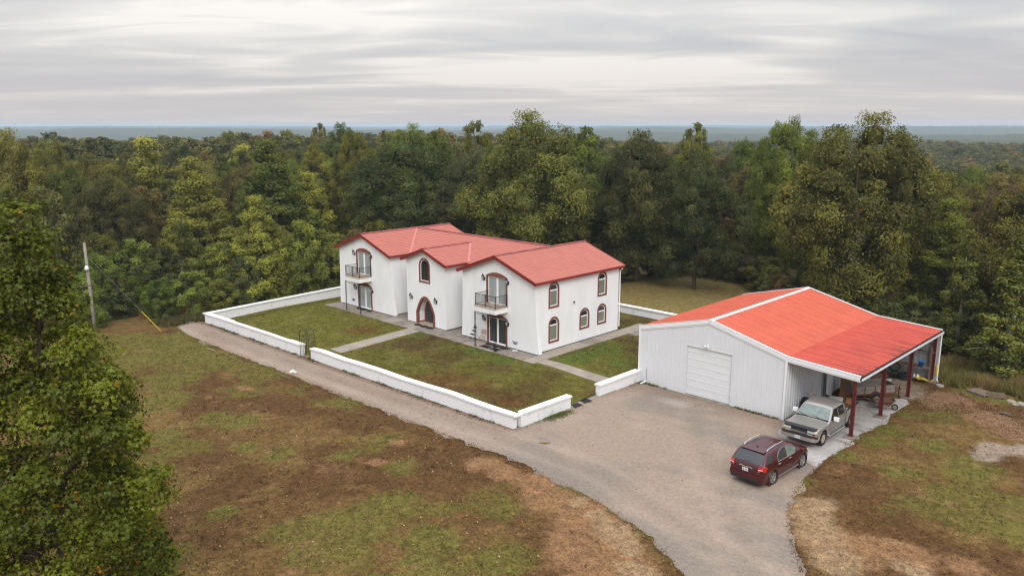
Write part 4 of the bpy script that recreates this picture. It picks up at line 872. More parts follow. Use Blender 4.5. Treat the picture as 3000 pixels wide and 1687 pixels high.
# --- things stored under the lean-to (world x,y; floor at BZ)
G0 = BZ + .012
def thing(name, x, y, label, cat, z=G0, rz=0, group=None, scale=1): return tag(empty(name, (x, y, z), rz, scale), label, cat, group)
sh = thing('storage_shelf', 20.0, 15.2, 'rough timber shelf frame against the back wall of the lean-to', 'shelf')
for x in (-.95, .9): MB().box(x - .05, x + .05, -.05, .05, 0, 2.3).build('stud', MT['newwood'] if x < 0 else MT['wood'], sh)
for z in (.95, .12): MB().box(-1.0, .95, -.45, .05, z - .03, z).build('shelf_board', MT['wood'], sh)
MB().box(-1.0, 1.1, .06, .1, 1.9, 2.02).build('girt', MT['wood'], sh)
b = thing('blue_bucket', 20.42, 14.95, 'bright blue plastic bucket on the timber shelf', 'bucket', G0 + .95)
MB().lathe([(0, 0), (.14, 0), (.165, .36), (.175, .36), (.175, .33), (.15, .33), (.13, .05), (0, .05)], 18).build('pail', MT['blue'], b, True); MB().tube([(-.17, 0, .3), (-.15, -.1, .42), (0, -.12, .47), (.15, -.1, .42), (.17, 0, .3)], .012, 5).build('bail', MT['blue'], b)
for i, (x, c) in enumerate(((19.5, 'rust'), (19.75, 'card'), (20.0, 'rust'))):
    q = thing('scrap_tool', x, 15.0, ('rusty clamp at the left end of the timber shelf', 'small brown box on the timber shelf', 'rusty bracket near the middle of the timber shelf')[i], 'tool', G0 + .95, .3 * i); MB().box(-.1, .1, -.06, .06, 0, .06).build('bar', MT[c], q); MB().bar((-.08, 0, .06), (.1, .02, .16), .03).build('jaw', MT[c], q)
def tyre_mesh(R, w, r0): return [(r0, -w / 2 * .8), (R * .93, -w / 2), (R, -w / 2 * .7), (R, w / 2 * .7), (R * .93, w / 2), (r0, w / 2 * .8), (r0 * .98, 0), (r0, -w / 2 * .8)]
for i in range(2): tag(MB().lathe(tyre_mesh(.36, .2, .2), 28).build('tyre', MT['rubber'], None, True, loc=(19.5 + .04 * i, 14.62, G0 + .105 + .205 * i)), ('lower tyre of the pair stacked by the shelf', 'upper tyre of the pair stacked by the shelf')[i], 'tyre', 'stacked tyres under the lean-to')
hs_ = MB()
for k in range(7): r = .30 + .035 * (k % 3); hs_.tube([(r * math.cos(t), .03 * (k // 3) + .01 * k, r * math.sin(t)) for t in [2 * math.pi * i / 24 for i in range(24)]], .018, 6, closed=True)
tag(hs_.build('green_hose', MT['green'], None, loc=(18.75, 15.15, G0 + .55)), 'green garden hose coil hanging on the back wall left of the shelf', 'hose')
for x, l, c in ((20.08, 'clear plastic jug under the shelf beside the white one', 'lampglass'), (20.3, 'white plastic jug under the shelf', 'whitep')):
    j = thing('plastic_jug', x, 14.9, l, 'jug', G0 + .12); MB().lathe([(0, 0), (.085, 0), (.09, .18), (.03, .27), (.028, .3), (0, .3)], 12).build('bottle', MT[c], j, True); MB().tube([(.07, 0, .16), (.13, 0, .2), (.1, 0, .26), (.03, 0, .27)], .012, 5).build('handle', MT[c], j)
tag(MB().lathe([(0, 0), (.06, 0), (.055, .16), (.018, .22), (.018, .3), (0, .3)], 10).build('dark_bottle', MT['iron'], None, loc=(20.72, 14.95, G0 + .12)), 'dark bottle under the right end of the shelf', 'bottle')
yh = MB(); pts = [(.28 * math.cos(i * .9) * (1 + .3 * math.sin(i * 2.3)), .16 * math.sin(i * .9), .05 + .1 * abs(math.sin(i * 1.3))) for i in range(26)]; yh.tube(pts, .028, 6); yh.tube([(.2, 0, .06), (.45, .05, .03), (.62, 0, .08), (.78, .05, .2)], .03, 6)
tag(yh.build('yellow_hose', MT['yellow'], None, loc=(20.55, 14.7, G0 + .13)), 'tangled yellow hose at the foot of the right steel post', 'hose')
tag(MB().lathe([(0, .0), (.2, 0), (.25, .09), (.24, .1), (.18, .03), (0, .03)], 18).build('black_pan', MT['blackp'], None, True, loc=(18.95, 14.4, G0 + .01)), 'shallow black pan on the dirt in front of the green hose', 'pan')
ply = MB().box(-.32, .32, -.02, .02, 0, 2.1).build('plywood_sheet', MT['ply'], None, loc=(18.35, 8.0, G0)); ply.rotation_euler = (rad(-7), 0, rad(12)); tag(ply, 'orange brown plywood sheet leaning behind the pickup bed', 'plywood')
wp = MB().box(-.6, .6, -.015, .015, 0, 1.9).build('sheet_of_plastic', MT['trimw'], None, loc=(17.55, 7.6, G0)); wp.rotation_euler = (0, rad(-5), rad(96)); tag(wp, 'white curved panel leaning on the inner barn wall', 'panel')
# junk heap behind the trailer
for i in range(14):
    x = 17.6 + random.random() * 1.5; y = 11.4 + random.random() * 2.6; k = i % 4
    q = thing('scrap_piece', x, y, ('rusty scrap piece on the dirt behind the trailer', 'pale plank offcut on the dirt behind the trailer', 'white scrap sheet on the dirt behind the trailer', 'brown carton on the dirt behind the trailer')[k], 'scrap', G0, random.uniform(0, 3), 'scrap heap behind the trailer')
    m = MB()
    if k == 0: m.bar((-.3, 0, .04), (.3, .1, .12), .05); m.bar((-.1, -.2, .04), (.1, .25, .06), .06)
    elif k == 1: m.box(-.45, .45, -.07, .07, .0, .04); m.bar((-.3, -.15, .05), (.4, .2, .09), .09, .03)
    elif k == 2: m.hexa([(-.2, -.2, .0), (.25, -.15, .0), (.2, .2, .0), (-.25, .2, 0)], [(-.2, -.2, .06), (.25, -.15, .2), (.2, .2, .12), (-.25, .2, .03)])
    else: m.box(-.2, .2, -.15, .15, 0, .25); m.box(-.23, -.2, -.16, .16, .2, .3); m.box(.2, .23, -.16, .16, .2, .3)
    m.build('piece', MT[('rust', 'wood', 'whitep', 'card')[k]], q)
# --- utility trailer
tr = thing('utility_trailer', 19.35, 8.95, 'rusty utility trailer with peeling grey board sides behind the pickup', 'trailer', rz=math.atan2(.81, .587))
TL, TW, TF = 2.7, 1.3, .55
MB().box(-TL / 2, TL / 2, -TW / 2, TW / 2, TF, TF + .04).build('deck', MT['oldboard'], tr)
for s in (-1, 1):
    for k in range(2): MB().box(-TL / 2, TL / 2, s * TW / 2 - .018, s * TW / 2 + .018, TF + .05 + k * .235, TF + .27 + k * .235).build('side_board', MT['oldboard'], tr)
    MB().bar((-TL / 2, s * (TW / 2 + .04), TF), (TL / 2 + .05, s * (TW / 2 + .04), TF), .05, .07).build('frame_rail', MT['rust'], tr)
    for k in range(5): x = -TL / 2 + TL * k / 4; MB().box(x - .02, x + .02, s * (TW / 2 + .03) - .015, s * (TW / 2 + .03) + .015, TF - .2, TF + .5).build('stake', MT['rust'], tr)
    MB().bar((-TL / 2, s * (TW / 2 + .04), TF - .2), (TL / 2, s * (TW / 2 + .04), TF - .2), .03, .03).build('frame_rail', MT['rust'], tr)
    W = MB().lathe(tyre_mesh(.31, .17, .17), 24, Matrix.Translation((0, s * (TW / 2 + .18), .31)) @ Matrix.Rotation(rad(90), 4, 'X')).build('wheel', MT['rubber'], tr, True)
    MB().lathe([(0, .03 * -s), (.17, .05 * -s), (.18, 0)], 18, Matrix.Translation((0, s * (TW / 2 + .2), .31)) @ Matrix.Rotation(rad(90), 4, 'X')).build('rim', MT['alloy'], W)
    vs = []; 
    for i in range(13): t = math.pi * i / 12; vs += [(.42 * math.cos(t), s * (TW / 2 + .07), .33 + .42 * math.sin(t)), (.42 * math.cos(t), s * (TW / 2 + .29), .33 + .42 * math.sin(t))]
    MB().add(vs, [(2 * i, 2 * i + 1, 2 * i + 3, 2 * i + 2) for i in range(12)]).build('fender', MT['rust'], tr)
for x in (-TL / 2, TL / 2): MB().box(x - .018, x + .018, -TW / 2, TW / 2, TF + .05, TF + .51).build('end_board', MT['oldboard'], tr)
m = MB(); m.bar((TL / 2, -.5, TF - .03), (TL / 2 + .9, 0, TF - .03), .06); m.bar((TL / 2, .5, TF - .03), (TL / 2 + .9, 0, TF - .03), .06); m.build('tongue', MT['rust'], tr)
MB().tube([(TL / 2 + .75, 0, 0), (TL / 2 + .75, 0, .75)], .035, 8).build('jack', MT['iron'], tr); MB().tube([(TL / 2 + .75, 0, .75), (TL / 2 + .9, .1, .8), (TL / 2 + .95, .1, .72)], .015, 5).build('crank', MT['iron'], tr)
# --- wheelbarrow
wb = thing('wheelbarrow', 20.72, 7.72, 'rusty wheelbarrow standing behind the second steel post', 'wheelbarrow', rz=rad(35))
m = MB(); bt4 = [(-.3, -.2, .32), (.3, -.17, .30), (.3, .17, .30), (-.3, .2, .32)]; tp4 = [(-.52, -.34, .56), (.56, -.29, .66), (.56, .29, .66), (-.52, .34, .56)]
m.add(bt4 + tp4, [(0, 1, 2, 3), (0, 1, 5, 4), (1, 2, 6, 5), (2, 3, 7, 6), (3, 0, 4, 7)]); tb = m.build('tray', MT['rust'], wb); MB().tube(tp4, .018, 6, closed=True).build('tray_rim', MT['wood'], tb)
for s in (-1, 1):
    MB().tube([(.62, s * .08, .2), (.2, s * .2, .29), (-.9, s * .27, .55)], .02, 6).build('handle', MT['wood'], wb); MB().tube([(-.15, s * .22, .36), (-.22, s * .24, 0), (-.42, s * .25, 0), (-.36, s * .23, .4)], .014, 6).build('leg', MT['iron'], wb)
w = MB().lathe(tyre_mesh(.19, .08, .12), 20, Matrix.Translation((.62, 0, .19)) @ Matrix.Rotation(rad(90), 4, 'X')).build('wheel', MT['rubber'], wb, True); MB().lathe([(0, -.02), (.12, -.02), (.12, .02), (0, .02)], 14, Matrix.Translation((.62, 0, .19)) @ Matrix.Rotation(rad(90), 4, 'X')).build('rim', MT['alloy'], w)

# ------------------------------------------------------------------ vehicles
class Car:
    """body as a lofted skin: top silhouette, half width, arches"""
    def __init__(s, top, wid, zlo, belt, tumble, arches, rr=.11, nexp=2.6): s.top, s.wid, s.zl, s.belt, s.tum, s.ar, s.rr, s.n = top, wid, zlo, belt, tumble, arches, rr, nexp
    def ztop(s, x): return float(np.interp(x, *zip(*s.top)))
    def w(s, x, z):
        w = float(np.interp(x, *zip(*s.wid))); b = s.belt
        if z > b: w *= 1 - s.tum * (z - b)
        else: w *= 1 - .05 * ((b - z) / b) ** 2
        return w
    def zlo(s, x):
        z = s.zl
        for c, r, cz in s.ar:
            if abs(x - c) < r: z = max(z, cz + math.sqrt(r * r - (x - c) ** 2))
        return z
    def y(s, x, z):
        t = (z - (s.ztop(x) - s.rr)) / s.rr
        return s.w(x, z) * (1 if t <= 0 else max(0, 1 - min(t, 1) ** s.n) ** (1 / s.n))
    def skin(s, x0, x1, dx=.035, nz=9, nt=7, cap=True):
        xs = list(np.arange(x0, x1, dx)) + [x1]; m = MB(); vs = []
        for x in xs:
            zt, zl = s.ztop(x), s.zlo(x); zs = [zl + (zt - s.rr - zl) * i / nz for i in range(nz + 1)]; row = [(x, s.w(x, z), z) for z in zs]
            for j in range(1, nt + 1):
                a = math.pi / 2 * j / nt; t = math.sin(a) ** .9; row.append((x, s.w(x, zt) * max(0, 1 - t ** s.n) ** (1 / s.n) if j < nt else 0, zt - s.rr + s.rr * t))
            row = row + [(x, -y, z) for x, y, z in reversed(row[:-1])]; vs += row; k = len(row)
        fs = [(i * k + j, i * k + j + 1, (i + 1) * k + j + 1, (i + 1) * k + j) for i in range(len(xs) - 1) for j in range(k - 1)]
        if cap: fs += [tuple(range(k)), tuple((len(xs) - 1) * k + j for j in reversed(range(k)))]
        return m.add(vs, fs)
    def side_patch(s, poly, sd, off=.006, dens=.12):
        """polygon (x,z) laid on the body side"""
        pts = []
        for i, (a, b) in enumerate(poly):
            c, d = poly[(i + 1) % len(poly)]; k = max(1, int(math.hypot(c - a, d - b) / dens))
            pts += [(a + (c - a) * j / k, b + (d - b) * j / k) for j in range(k)]
        cx = sum(p[0] for p in pts) / len(pts); cz = sum(p[1] for p in pts) / len(pts); f = lambda x, z, o: (x, sd * (s.w(x, z) + o), z); n = len(pts)
        ins = [((x * .5 + cx * .5), (z * .5 + cz * .5)) for x, z in pts]
        m = MB(); m.add([f(*p, off) for p in pts] + [f(*p, off) for p in ins] + [f(cx, cz, off)] + [f(*p, -.02) for p in pts], [(i, (i + 1) % n, n + (i + 1) % n, n + i) for i in range(n)] + [(n + i, n + (i + 1) % n, 2 * n) for i in range(n)] + [(i, (i + 1) % n, 2 * n + 1 + (i + 1) % n, 2 * n + 1 + i) for i in range(n)]); return m
    def top_patch(s, x0, x1, f0, f1, off=.008, nx=8, ny=10):
        """patch over the top skin between x0 and x1, half spread f (0..1) of the width"""
        m = MB(); vs = []
        for i in range(nx + 1):
            x = x0 + (x1 - x0) * i / nx; f = f0 + (f1 - f0) * i / nx; zt = s.ztop(x); g = (s.ztop(x + .02) - s.ztop(x - .02)) / .04; nl = math.hypot(1, g)
            for j in range(ny + 1):
                yy = f * (2 * j / ny - 1); q = max(0, 1 - abs(yy) ** s.n) ** (1 / s.n); vs.append((x - g / nl * off, s.w(x, zt) * yy, zt - s.rr + s.rr * q + off / nl))
        return m.add(vs, [(i * (ny + 1) + j, i * (ny + 1) + j + 1, (i + 1) * (ny + 1) + j + 1, (i + 1) * (ny + 1) + j) for i in range(nx) for j in range(ny)])
def road_wheel(par, x, y, R, w, rim_r, mat, spokes=5, hubcol='alloy'):
    s = 1 if y > 0 else -1; Mx = Matrix.Translation((x, y, R)) @ Matrix.Rotation(rad(90) * -s, 4, 'X')
    W = MB().lathe(tyre_mesh(R, w, rim_r), 30, Mx).build('wheel', MT['rubber'], par, True)
    MB().lathe([(rim_r * 1.02, w * .40), (rim_r * .93, w * .36), (rim_r * .88, w * .1), (0, w * .1)], 30, Mx).build('rim', MT['blackp'], W, True)
    m = MB(); m.lathe([(rim_r * 1.03, w * .42), (rim_r * .90, w * .44), (rim_r * .86, w * .34)], 30, Mx)
    for k in range(spokes):
        for e in (-.13, .13):
            a = 2 * math.pi * k / spokes; a2 = a + e * 1.4; p = Mx @ Vector((rim_r * .12 * math.cos(a), rim_r * .12 * math.sin(a), w * .36)); q = Mx @ Vector((rim_r * .9 * math.cos(a2), rim_r * .9 * math.sin(a2), w * .40)); m.bar(p, q, .035, .03, up=(0, 1, 0))
    m.lathe([(0, w * .42), (.05, w * .42), (.07, w * .32)], 12, Mx); m.build('spokes', MT[hubcol], W); return W
def plate(par, x, w, h, z, face, chars):
    P = MB().box(x - .006, x + .006, -w / 2, w / 2, z - h / 2, z + h / 2).build('licence_plate', MT['plate'], par)
    m = MB(); xf = x + face * .0075; k = len(chars); cw = w * .86 / k
    for i, ch in enumerate(chars):
        if ch == ' ': continue
        y0 = (-w * .43 + i * cw) * face; y1 = y0 + cw * .7 * face; mid = (y0 + y1) / 2
        m.bar((xf, y0, z - h * .22), (xf, y0, z + h * .2), .008); m.bar((xf, y0, z + h * .2), (xf, y1, z + h * .2), .008)
        if ch in 'ABO': m.bar((xf, y1, z - h * .22), (xf, y1, z + h * .2), .008)
        if ch in 'BEO': m.bar((xf, y0, z - h * .22), (xf, y1, z - h * .22), .008)
    m.build('characters', MT['ink'], P)
def suv():
    S = tag(empty('parked_suv', (19.87, -4.66, BZ + .012), rad(90 - 2.6), .985), 'dark red sport utility vehicle parked on the gravel in front of the pickup', 'car')
    c = Car([(-2.38, .86), (-2.34, 1.0), (-2.27, 1.12), (-1.84, 1.58), (-1.70, 1.64), (-1.2, 1.68), (-.5, 1.70), (.1, 1.67), (.36, 1.60), (1.10, 1.16), (1.28, 1.08), (1.8, 1.02), (2.12, .92), (2.28, .76), (2.36, .55)],
            [(-2.38, .79), (-2.28, .86), (-2.0, .905), (-1.4, .92), (1.4, .915), (1.9, .88), (2.2, .80), (2.36, .66)], .26, 1.06, .40, [(-1.41, .41, .35), (1.45, .41, .35)])
    c.skin(-2.38, 2.36).build('body', MT['carred'], S, True)
    for sd in (1, -1):
        c.side_patch([(-1.05, 1.10), (-.98, 1.30), (-.80, 1.46), (-.55, 1.525), (-.28, 1.53), (-.28, 1.08)], sd).build('side_window', MT['carglass'], S)
        c.side_patch([(-.22, 1.08), (-.22, 1.53), (.15, 1.51), (.42, 1.42), (.86, 1.14), (.80, 1.08)], sd).build('side_window', MT['lightglass'], S)
        c.side_patch([(-1.96, 1.20), (-1.72, 1.47), (-1.42, 1.52), (-1.50, 1.30), (-1.72, 1.15)], sd, .007).build('side_window', MT['carglass'], S)
        # chrome surround, sill, handles, mirror, rails
        loop = [(-1.08, 1.07), (-1.02, 1.30), (-.83, 1.485), (-.56, 1.555), (-.25, 1.56), (.16, 1.54), (.44, 1.45), (.9, 1.14)]
        MB().tube([(x, sd * (c.w(x, z) + .008), z) for x, z in loop], .013, 5).build('window_trim', MT['silver'], S)
        MB().tube([(x, sd * (c.w(x, 1.065) + .008), 1.065) for x in np.linspace(-1.08, .88, 9)], .011, 5).build('window_trim', MT['silver'], S)
        MB().tube([(x, sd * (c.w(x, .28) + .012), .285) for x in np.linspace(-.98, 1.02, 8)], .028, 6).build('sill_trim', MT['greyp'], S)
        for x in (-.92, .08): MB().tube([(x - .1, sd * (c.w(x, .93) + .01), .93), (x - .05, sd * (c.w(x, .94) + .035), .945), (x + .05, sd * (c.w(x, .94) + .035), .945), (x + .1, sd * (c.w(x, .93) + .01), .94)], .016, 6).build('door_handle', MT['silver'], S)
        for x in (-.25, .98, -1.12): MB().tube([(x + .03 * (z < .6), sd * (c.w(x, z) - .001), z) for z in (.4, .7, .9, 1.06)], .006, 4).build('door_seam', MT['blackp'], S)
        m = MB().lathe([(0, 0), (.11, .01), (.12, .07), (.05, .15), (0, .16)], 12, Matrix.Translation((.78, sd * .93, 1.14)) @ Matrix.Rotation(rad(-90), 4, 'Y') @ Matrix.Scale(.75, 4, (1, 0, 0))); m.bar((.84, sd * .86, 1.10), (.84, sd * .93, 1.12), .05); m.build('mirror', MT['carred'], S, True)
        MB().tube([(-1.62, sd * .60, 1.635), (-1.52, sd * .60, 1.70), (-.9, sd * .605, 1.755), (-.2, sd * .60, 1.74), (0, sd * .60, 1.66)], [.012, .025, .025, .025, .012], 6).build('roof_rail', MT['silver'], S)
        # tail lamp wrapped on the corner
        L = c.side_patch([(-2.28, .86), (-2.31, 1.06), (-2.08, 1.10), (-2.0, 1.0), (-2.12, .84)], sd, .012, .07).build('tail_lamp', MT['redlamp'], S)
        MB().hexa([(-2.405, sd * .62, .84), (-2.33, sd * .83, .84), (-2.29, sd * .80, .84), (-2.36, sd * .62, .84)], [(-2.36, sd * .64, 1.08), (-2.29, sd * .845, 1.08), (-2.24, sd * .8, 1.08), (-2.3, sd * .64, 1.08)]).build('tail_lamp', MT['redlamp'], S)
        MB().bar((-2.385, sd * .64, .955), (-2.325, sd * .835, .955), .02, .03).build('reverse_lamp', MT['plate'], S)
        c.side_patch([(2.02, .74), (1.8, .86), (1.78, .92), (2.06, .84), (2.2, .72)], sd, .012, .07).build('head_lamp', MT['clearlamp'], S)
        for x in (-1.41, 1.45): road_wheel(S, x, sd * .80, .35, .23, .25, 'alloy', 5)
        for x in (-1.41, 1.45): MB().lathe([(.43, -.1), (.445, .06), (.41, .065), (.40, -.1)], 36, Matrix.Translation((x, sd * (c.w(x, .6) - .05), .35)) @ Matrix.Rotation(rad(-90 * sd), 4, 'X')).build('wheel_arch', MT['carred'], S, True)
    c.top_patch(-2.25, -1.86, .90, .86).build('rear_window', MT['carglass'], S, True); c.top_patch(.40, 1.12, .82, .88).build('windscreen', MT['lightglass'], S, True)
    MB().hexa([(-1.92, -.62, 1.60), (-1.66, -.62, 1.64), (-1.66, .62, 1.64), (-1.92, .62, 1.60)], [(-1.93, -.60, 1.63), (-1.66, -.60, 1.672), (-1.66, .60, 1.672), (-1.93, .60, 1.63)]).build('spoiler', MT['carred'], S)
    MB().bar((-2.27, .25, 1.13), (-2.2, -.18, 1.21), .02, .014).build('wiper', MT['blackp'], S)
    MB().box(-2.43, -2.30, -.76, .76, .30, .44).build('bumper_valance', MT['blackp'], S); MB().box(-2.435, -2.38, -.50, .50, .44, .47).build('bumper_step', MT['greyp'], S)
    MB().hexa([(-2.46, -.80, .44), (-2.2, -.88, .44), (-2.2, .88, .44), (-2.46, .80, .44)], [(-2.42, -.79, .66), (-2.2, -.88, .66), (-2.2, .88, .66), (-2.42, .79, .66)]).build('rear_bumper', MT['carred'], S)
    MB().tube([(-2.415, -.34, .915), (-2.43, -.3, .965), (-2.43, .3, .965), (-2.415, .34, .915)], .02, 6).build('tailgate_trim', MT['silver'], S)
    plate(S, -2.435, .31, .155, .82, -1, 'ABE OBA')
    # gold cross-shaped emblem above the plate, badge by the lamp
    m = MB(); m.hexa([(-2.45, -.08, .945), (-2.445, .06, .945), (-2.445, .08, .985), (-2.45, -.06, .985)], [(-2.458, -.08, .945), (-2.453, .06, .945), (-2.453, .08, .985), (-2.458, -.06, .985)]); m.hexa([(-2.45, -.03, .93), (-2.445, .03, .93), (-2.445, .03, 1.0), (-2.45, -.03, 1.0)], [(-2.46, -.03, .93), (-2.455, .03, .93), (-2.455, .03, 1.0), (-2.46, -.03, 1.0)]); m.build('emblem', MT['brass'], S)
    m = MB(); m.bar((-2.41, -.60, .76), (-2.41, -.66, .79), .014); m.bar((-2.41, -.60, .79), (-2.41, -.68, .76), .014); m.build('badge', MT['silver'], S)
    m = MB(); m.lathe([(0, .06), (.03, .05), (.05, 0)], 8, Matrix.Translation((-1.45, 0, 1.655)) @ Matrix.Scale(2, 4, (1, 0, 0))); m.build('roof_antenna', MT['blackp'], S)
    for k in range(-2, 3): m = MB(); m.tube([(x, k * .17, c.ztop(x) + .001) for x in np.linspace(-1.3, -.1, 6)], .01, 4); m.build('roof_crease', MT['carred'], S)
    m = MB().box(-2.2, 2.1, -.72, .72, .2, .34); m.build('underside', MT['blackp'], S)
suv()
def pickup():
    S = tag(empty('pickup_truck', (19.50, 1.88, BZ + .022), rad(-90), .985), 'pewter extended cab pickup truck loaded with scrap under the lean-to', 'truck')
    c = Car([(-.95, 1.25), (-.92, 1.60), (-.84, 1.73), (-.5, 1.785), (.3, 1.785), (.52, 1.74), (.66, 1.66), (1.26, 1.19), (1.40, 1.13), (2.0, 1.10), (2.55, 1.06), (2.74, 1.0), (2.80, .88)],
            [(-.95, .955), (1.3, .965), (2.3, .955), (2.62, .92), (2.80, .86)], .40, 1.10, .30, [(1.90, .46, .42)], rr=.09)
    c.skin(-.95, 2.80).build('cab', MT['pewter'], S, True)
    bed = Car([(-2.86, 1.16), (-.98, 1.16)], [(-2.86, .95), (-.98, .955)], .44, 1.10, .0, [(-1.75, .46, .42)], rr=.03)
    m = MB(); xs = list(np.arange(-2.86, -.98, .04)) + [-.98]
    for sd in (1, -1):
        vs = []
        for x in xs: zl = bed.zlo(x); vs += [(x, sd * bed.w(x, zl), zl), (x, sd * bed.w(x, (zl + 1.15) / 2), (zl + 1.15) / 2), (x, sd * bed.w(x, 1.15), 1.15), (x, sd * (bed.w(x, 1.15) - .11), 1.15), (x, sd * (bed.w(x, 1.15) - .12), .66)]
        m.add(vs, [(5 * i + j, 5 * i + j + 1, 5 * i + j + 6, 5 * i + j + 5) for i in range(len(xs) - 1) for j in range(4)])
    m.box(-1.0, -.98, -.9, .9, .44, 1.14); B = m.build('cargo_bed', MT['pewter'], S)
    MB().box(-2.84, -1.0, -.83, .83, .60, .66).build('bed_floor', MT['blackp'], B); MB().box(-2.92, -2.86, -.86, .86, .55, 1.14).build('tailgate', MT['pewter'], B)
    for sd in (1, -1): MB().box(-2.85, -1.0, sd * .87 - .06, sd * .87 + .06, 1.152, 1.17).build('bed_rail', MT['blackp'], B); MB().tube([(-2.7, sd * .87, 1.17), (-2.62, sd * .87, 1.25), (-1.25, sd * .87, 1.25), (-1.17, sd * .87, 1.17)], .02, 6).build('chrome_rail', MT['silver'], B)
    MB().box(-3.0, -2.90, -.92, .92, .48, .68).build('rear_bumper', MT['silver'], S)
    for sd in (1, -1):
        c.side_patch([(.10, 1.14), (.10, 1.62), (.40, 1.63), (.58, 1.58), (1.05, 1.18), (1.0, 1.14)], sd, .007).build('side_window', MT['carglass'], S); c.side_patch([(-.72, 1.15), (-.70, 1.60), (.02, 1.63), (.02, 1.15)], sd, .007).build('side_window', MT['carglass'], S)
        for x in (-.82, .06, 1.10): MB().tube([(x, sd * (c.w(x, z) - .001), z) for z in (.5, .8, 1.1)], .007, 4).build('door_seam', MT['blackp'], S)
        for x in (-.9,): MB().box(x - .06, x - .045, sd * .93 - .03, sd * .93 + .03, .5, 1.15).build('cab_gap', MT['blackp'], S)
        MB().tube([(.22, sd * (c.w(.2, .98) + .005), .98), (.3, sd * (c.w(.2, .98) + .03), .98), (.4, sd * (c.w(.2, .98) + .005), .98)], .02, 6).build('door_handle', MT['blackp'], S)
        MB().tube([(x, sd * (c.w(x, .72) + .004), .72) for x in np.linspace(-.9, 1.4, 6)], .02, 5).build('body_moulding', MT['greyp'], S)
        mm = MB().box(.78, .90, sd * 1.14 - .13, sd * 1.14 + .13, 1.12, 1.33).build('mirror', MT['vinyl'], S); MB().bar((.9, sd * .92, 1.14), (.86, sd * 1.05, 1.16), .07, .05).build('mirror_arm', MT['blackp'], mm); MB().box(.765, .78, sd * 1.14 - .11, sd * 1.14 + .11, 1.14, 1.31).build('mirror_glass', MT['blackp'], mm)
        MB().tube([(1.30, sd * .86, .42), (1.2, sd * 1.02, .36), (-.7, sd * 1.02, .36), (-.8, sd * .86, .42)], .042, 8).build('running_board', MT['silver'], S)
        road_wheel(S, 1.90, sd * .84, .385, .25, .22, 'alloy', 6, 'cream'); road_wheel(S, -1.75, sd * .84, .385, .25, .22, 'alloy', 6, 'cream')
        MB().hexa([(2.80, sd * .44, .86), (2.80, sd * .86, .86), (2.68, sd * .93, .86), (2.6, sd * .44, .86)], [(2.80, sd * .44, .975), (2.78, sd * .85, .975), (2.64, sd * .925, .975), (2.6, sd * .44, .975)]).build('head_lamp', MT['clearlamp'], S)
        MB().box(2.74, 2.815, sd * .60 - .15, sd * .60 + .13, .73, .80).build('marker_lamp', MT['clearlamp'], S); MB().box(2.70, 2.81, sd * .80 - .07, sd * .80 + .08, .73, .80).build('turn_lamp', MT['amber'], S)
        MB().box(-2.94, -2.88, sd * .86 - .08, sd * .86 + .08, .72, 1.08).build('tail_lamp', MT['redlamp'], S)
    c.top_patch(.67, 1.25, .93, .95).build('windscreen', MT['lightglass'], S, True)
    for y in (.45, -.25): MB().bar((1.30, y, 1.185), (1.16, y - .55, 1.27), .018, .014).build('wiper', MT['blackp'], S)
    MB().box(1.22, 1.34, -.88, .88, 1.14, 1.185).build('cowl', MT['blackp'], S)
    MB().box(2.72, 2.815, -.44, .44, .84, .97).build('grille', MT['blackp'], S); MB().box(2.72, 2.81, -.86, .86, .66, .73).build('grille_lower', MT['blackp'], S); MB().box(2.76, 2.835, -.88, .88, .80, .845).build('grille_bar', MT['silver'], S)
    m = MB(); m.box(2.836, 2.85, -.11, .11, .805, .84); m.box(2.836, 2.852, -.05, .05, .785, .86); m.build('emblem', MT['brass'], S)
    m = MB(); m.add([(2.52, -.90, 1.075), (2.52, .90, 1.075), (2.80, .84, 1.0), (2.80, -.84, 1.0), (2.83, -.82, 1.05), (2.83, .82, 1.05), (2.56, .88, 1.10), (2.56, -.88, 1.10)], [(0, 1, 2, 3), (4, 5, 6, 7), (3, 2, 5, 4), (0, 3, 4, 7), (1, 6, 5, 2)]); m.hexa([(2.60, -.86, .985), (2.83, -.80, .985), (2.83, .80, .985), (2.60, .86, .985)], [(2.60, -.86, 1.07), (2.84, -.80, 1.055), (2.84, .80, 1.055), (2.60, .86, 1.07)]); m.build('hood_deflector', MT['blackp'], S)
    vs = []
    for x, w in ((2.66, .985), (2.86, .93), (2.93, .70), (2.94, -.70), (2.86, -.93), (2.66, -.985)): vs += [(x, w, .42), (x + .02, w, .62), (x - .02, w, .68), (x - .2, w * .95, .68)]
    MB().add(vs, [(4 * i + j, 4 * i + j + 1, 4 * i + j + 5, 4 * i + j + 4) for i in range(5) for j in range(3)]).build('front_bumper', MT['silver'] if 0 else MT['pewter'], S)
    vs = []
    for x, w in ((2.68, .99), (2.87, .935), (2.945, .70), (2.955, -.70), (2.87, -.935), (2.68, -.99)): vs += [(x, w, .60), (x + .01, w, .70), (x - .12, w, .705)]
    MB().add(vs, [(3 * i + j, 3 * i + j + 1, 3 * i + j + 4, 3 * i + j + 3) for i in range(5) for j in range(2)]).build('bumper_pad', MT['blackp'], S)
    plate(S, 2.965, .31, .155, .55, 1, 'OBE EAB'); MB().box(-2.8, 2.6, -.6, .6, .3, .5).build('chassis', MT['blackp'], S)
    return S
pickup()
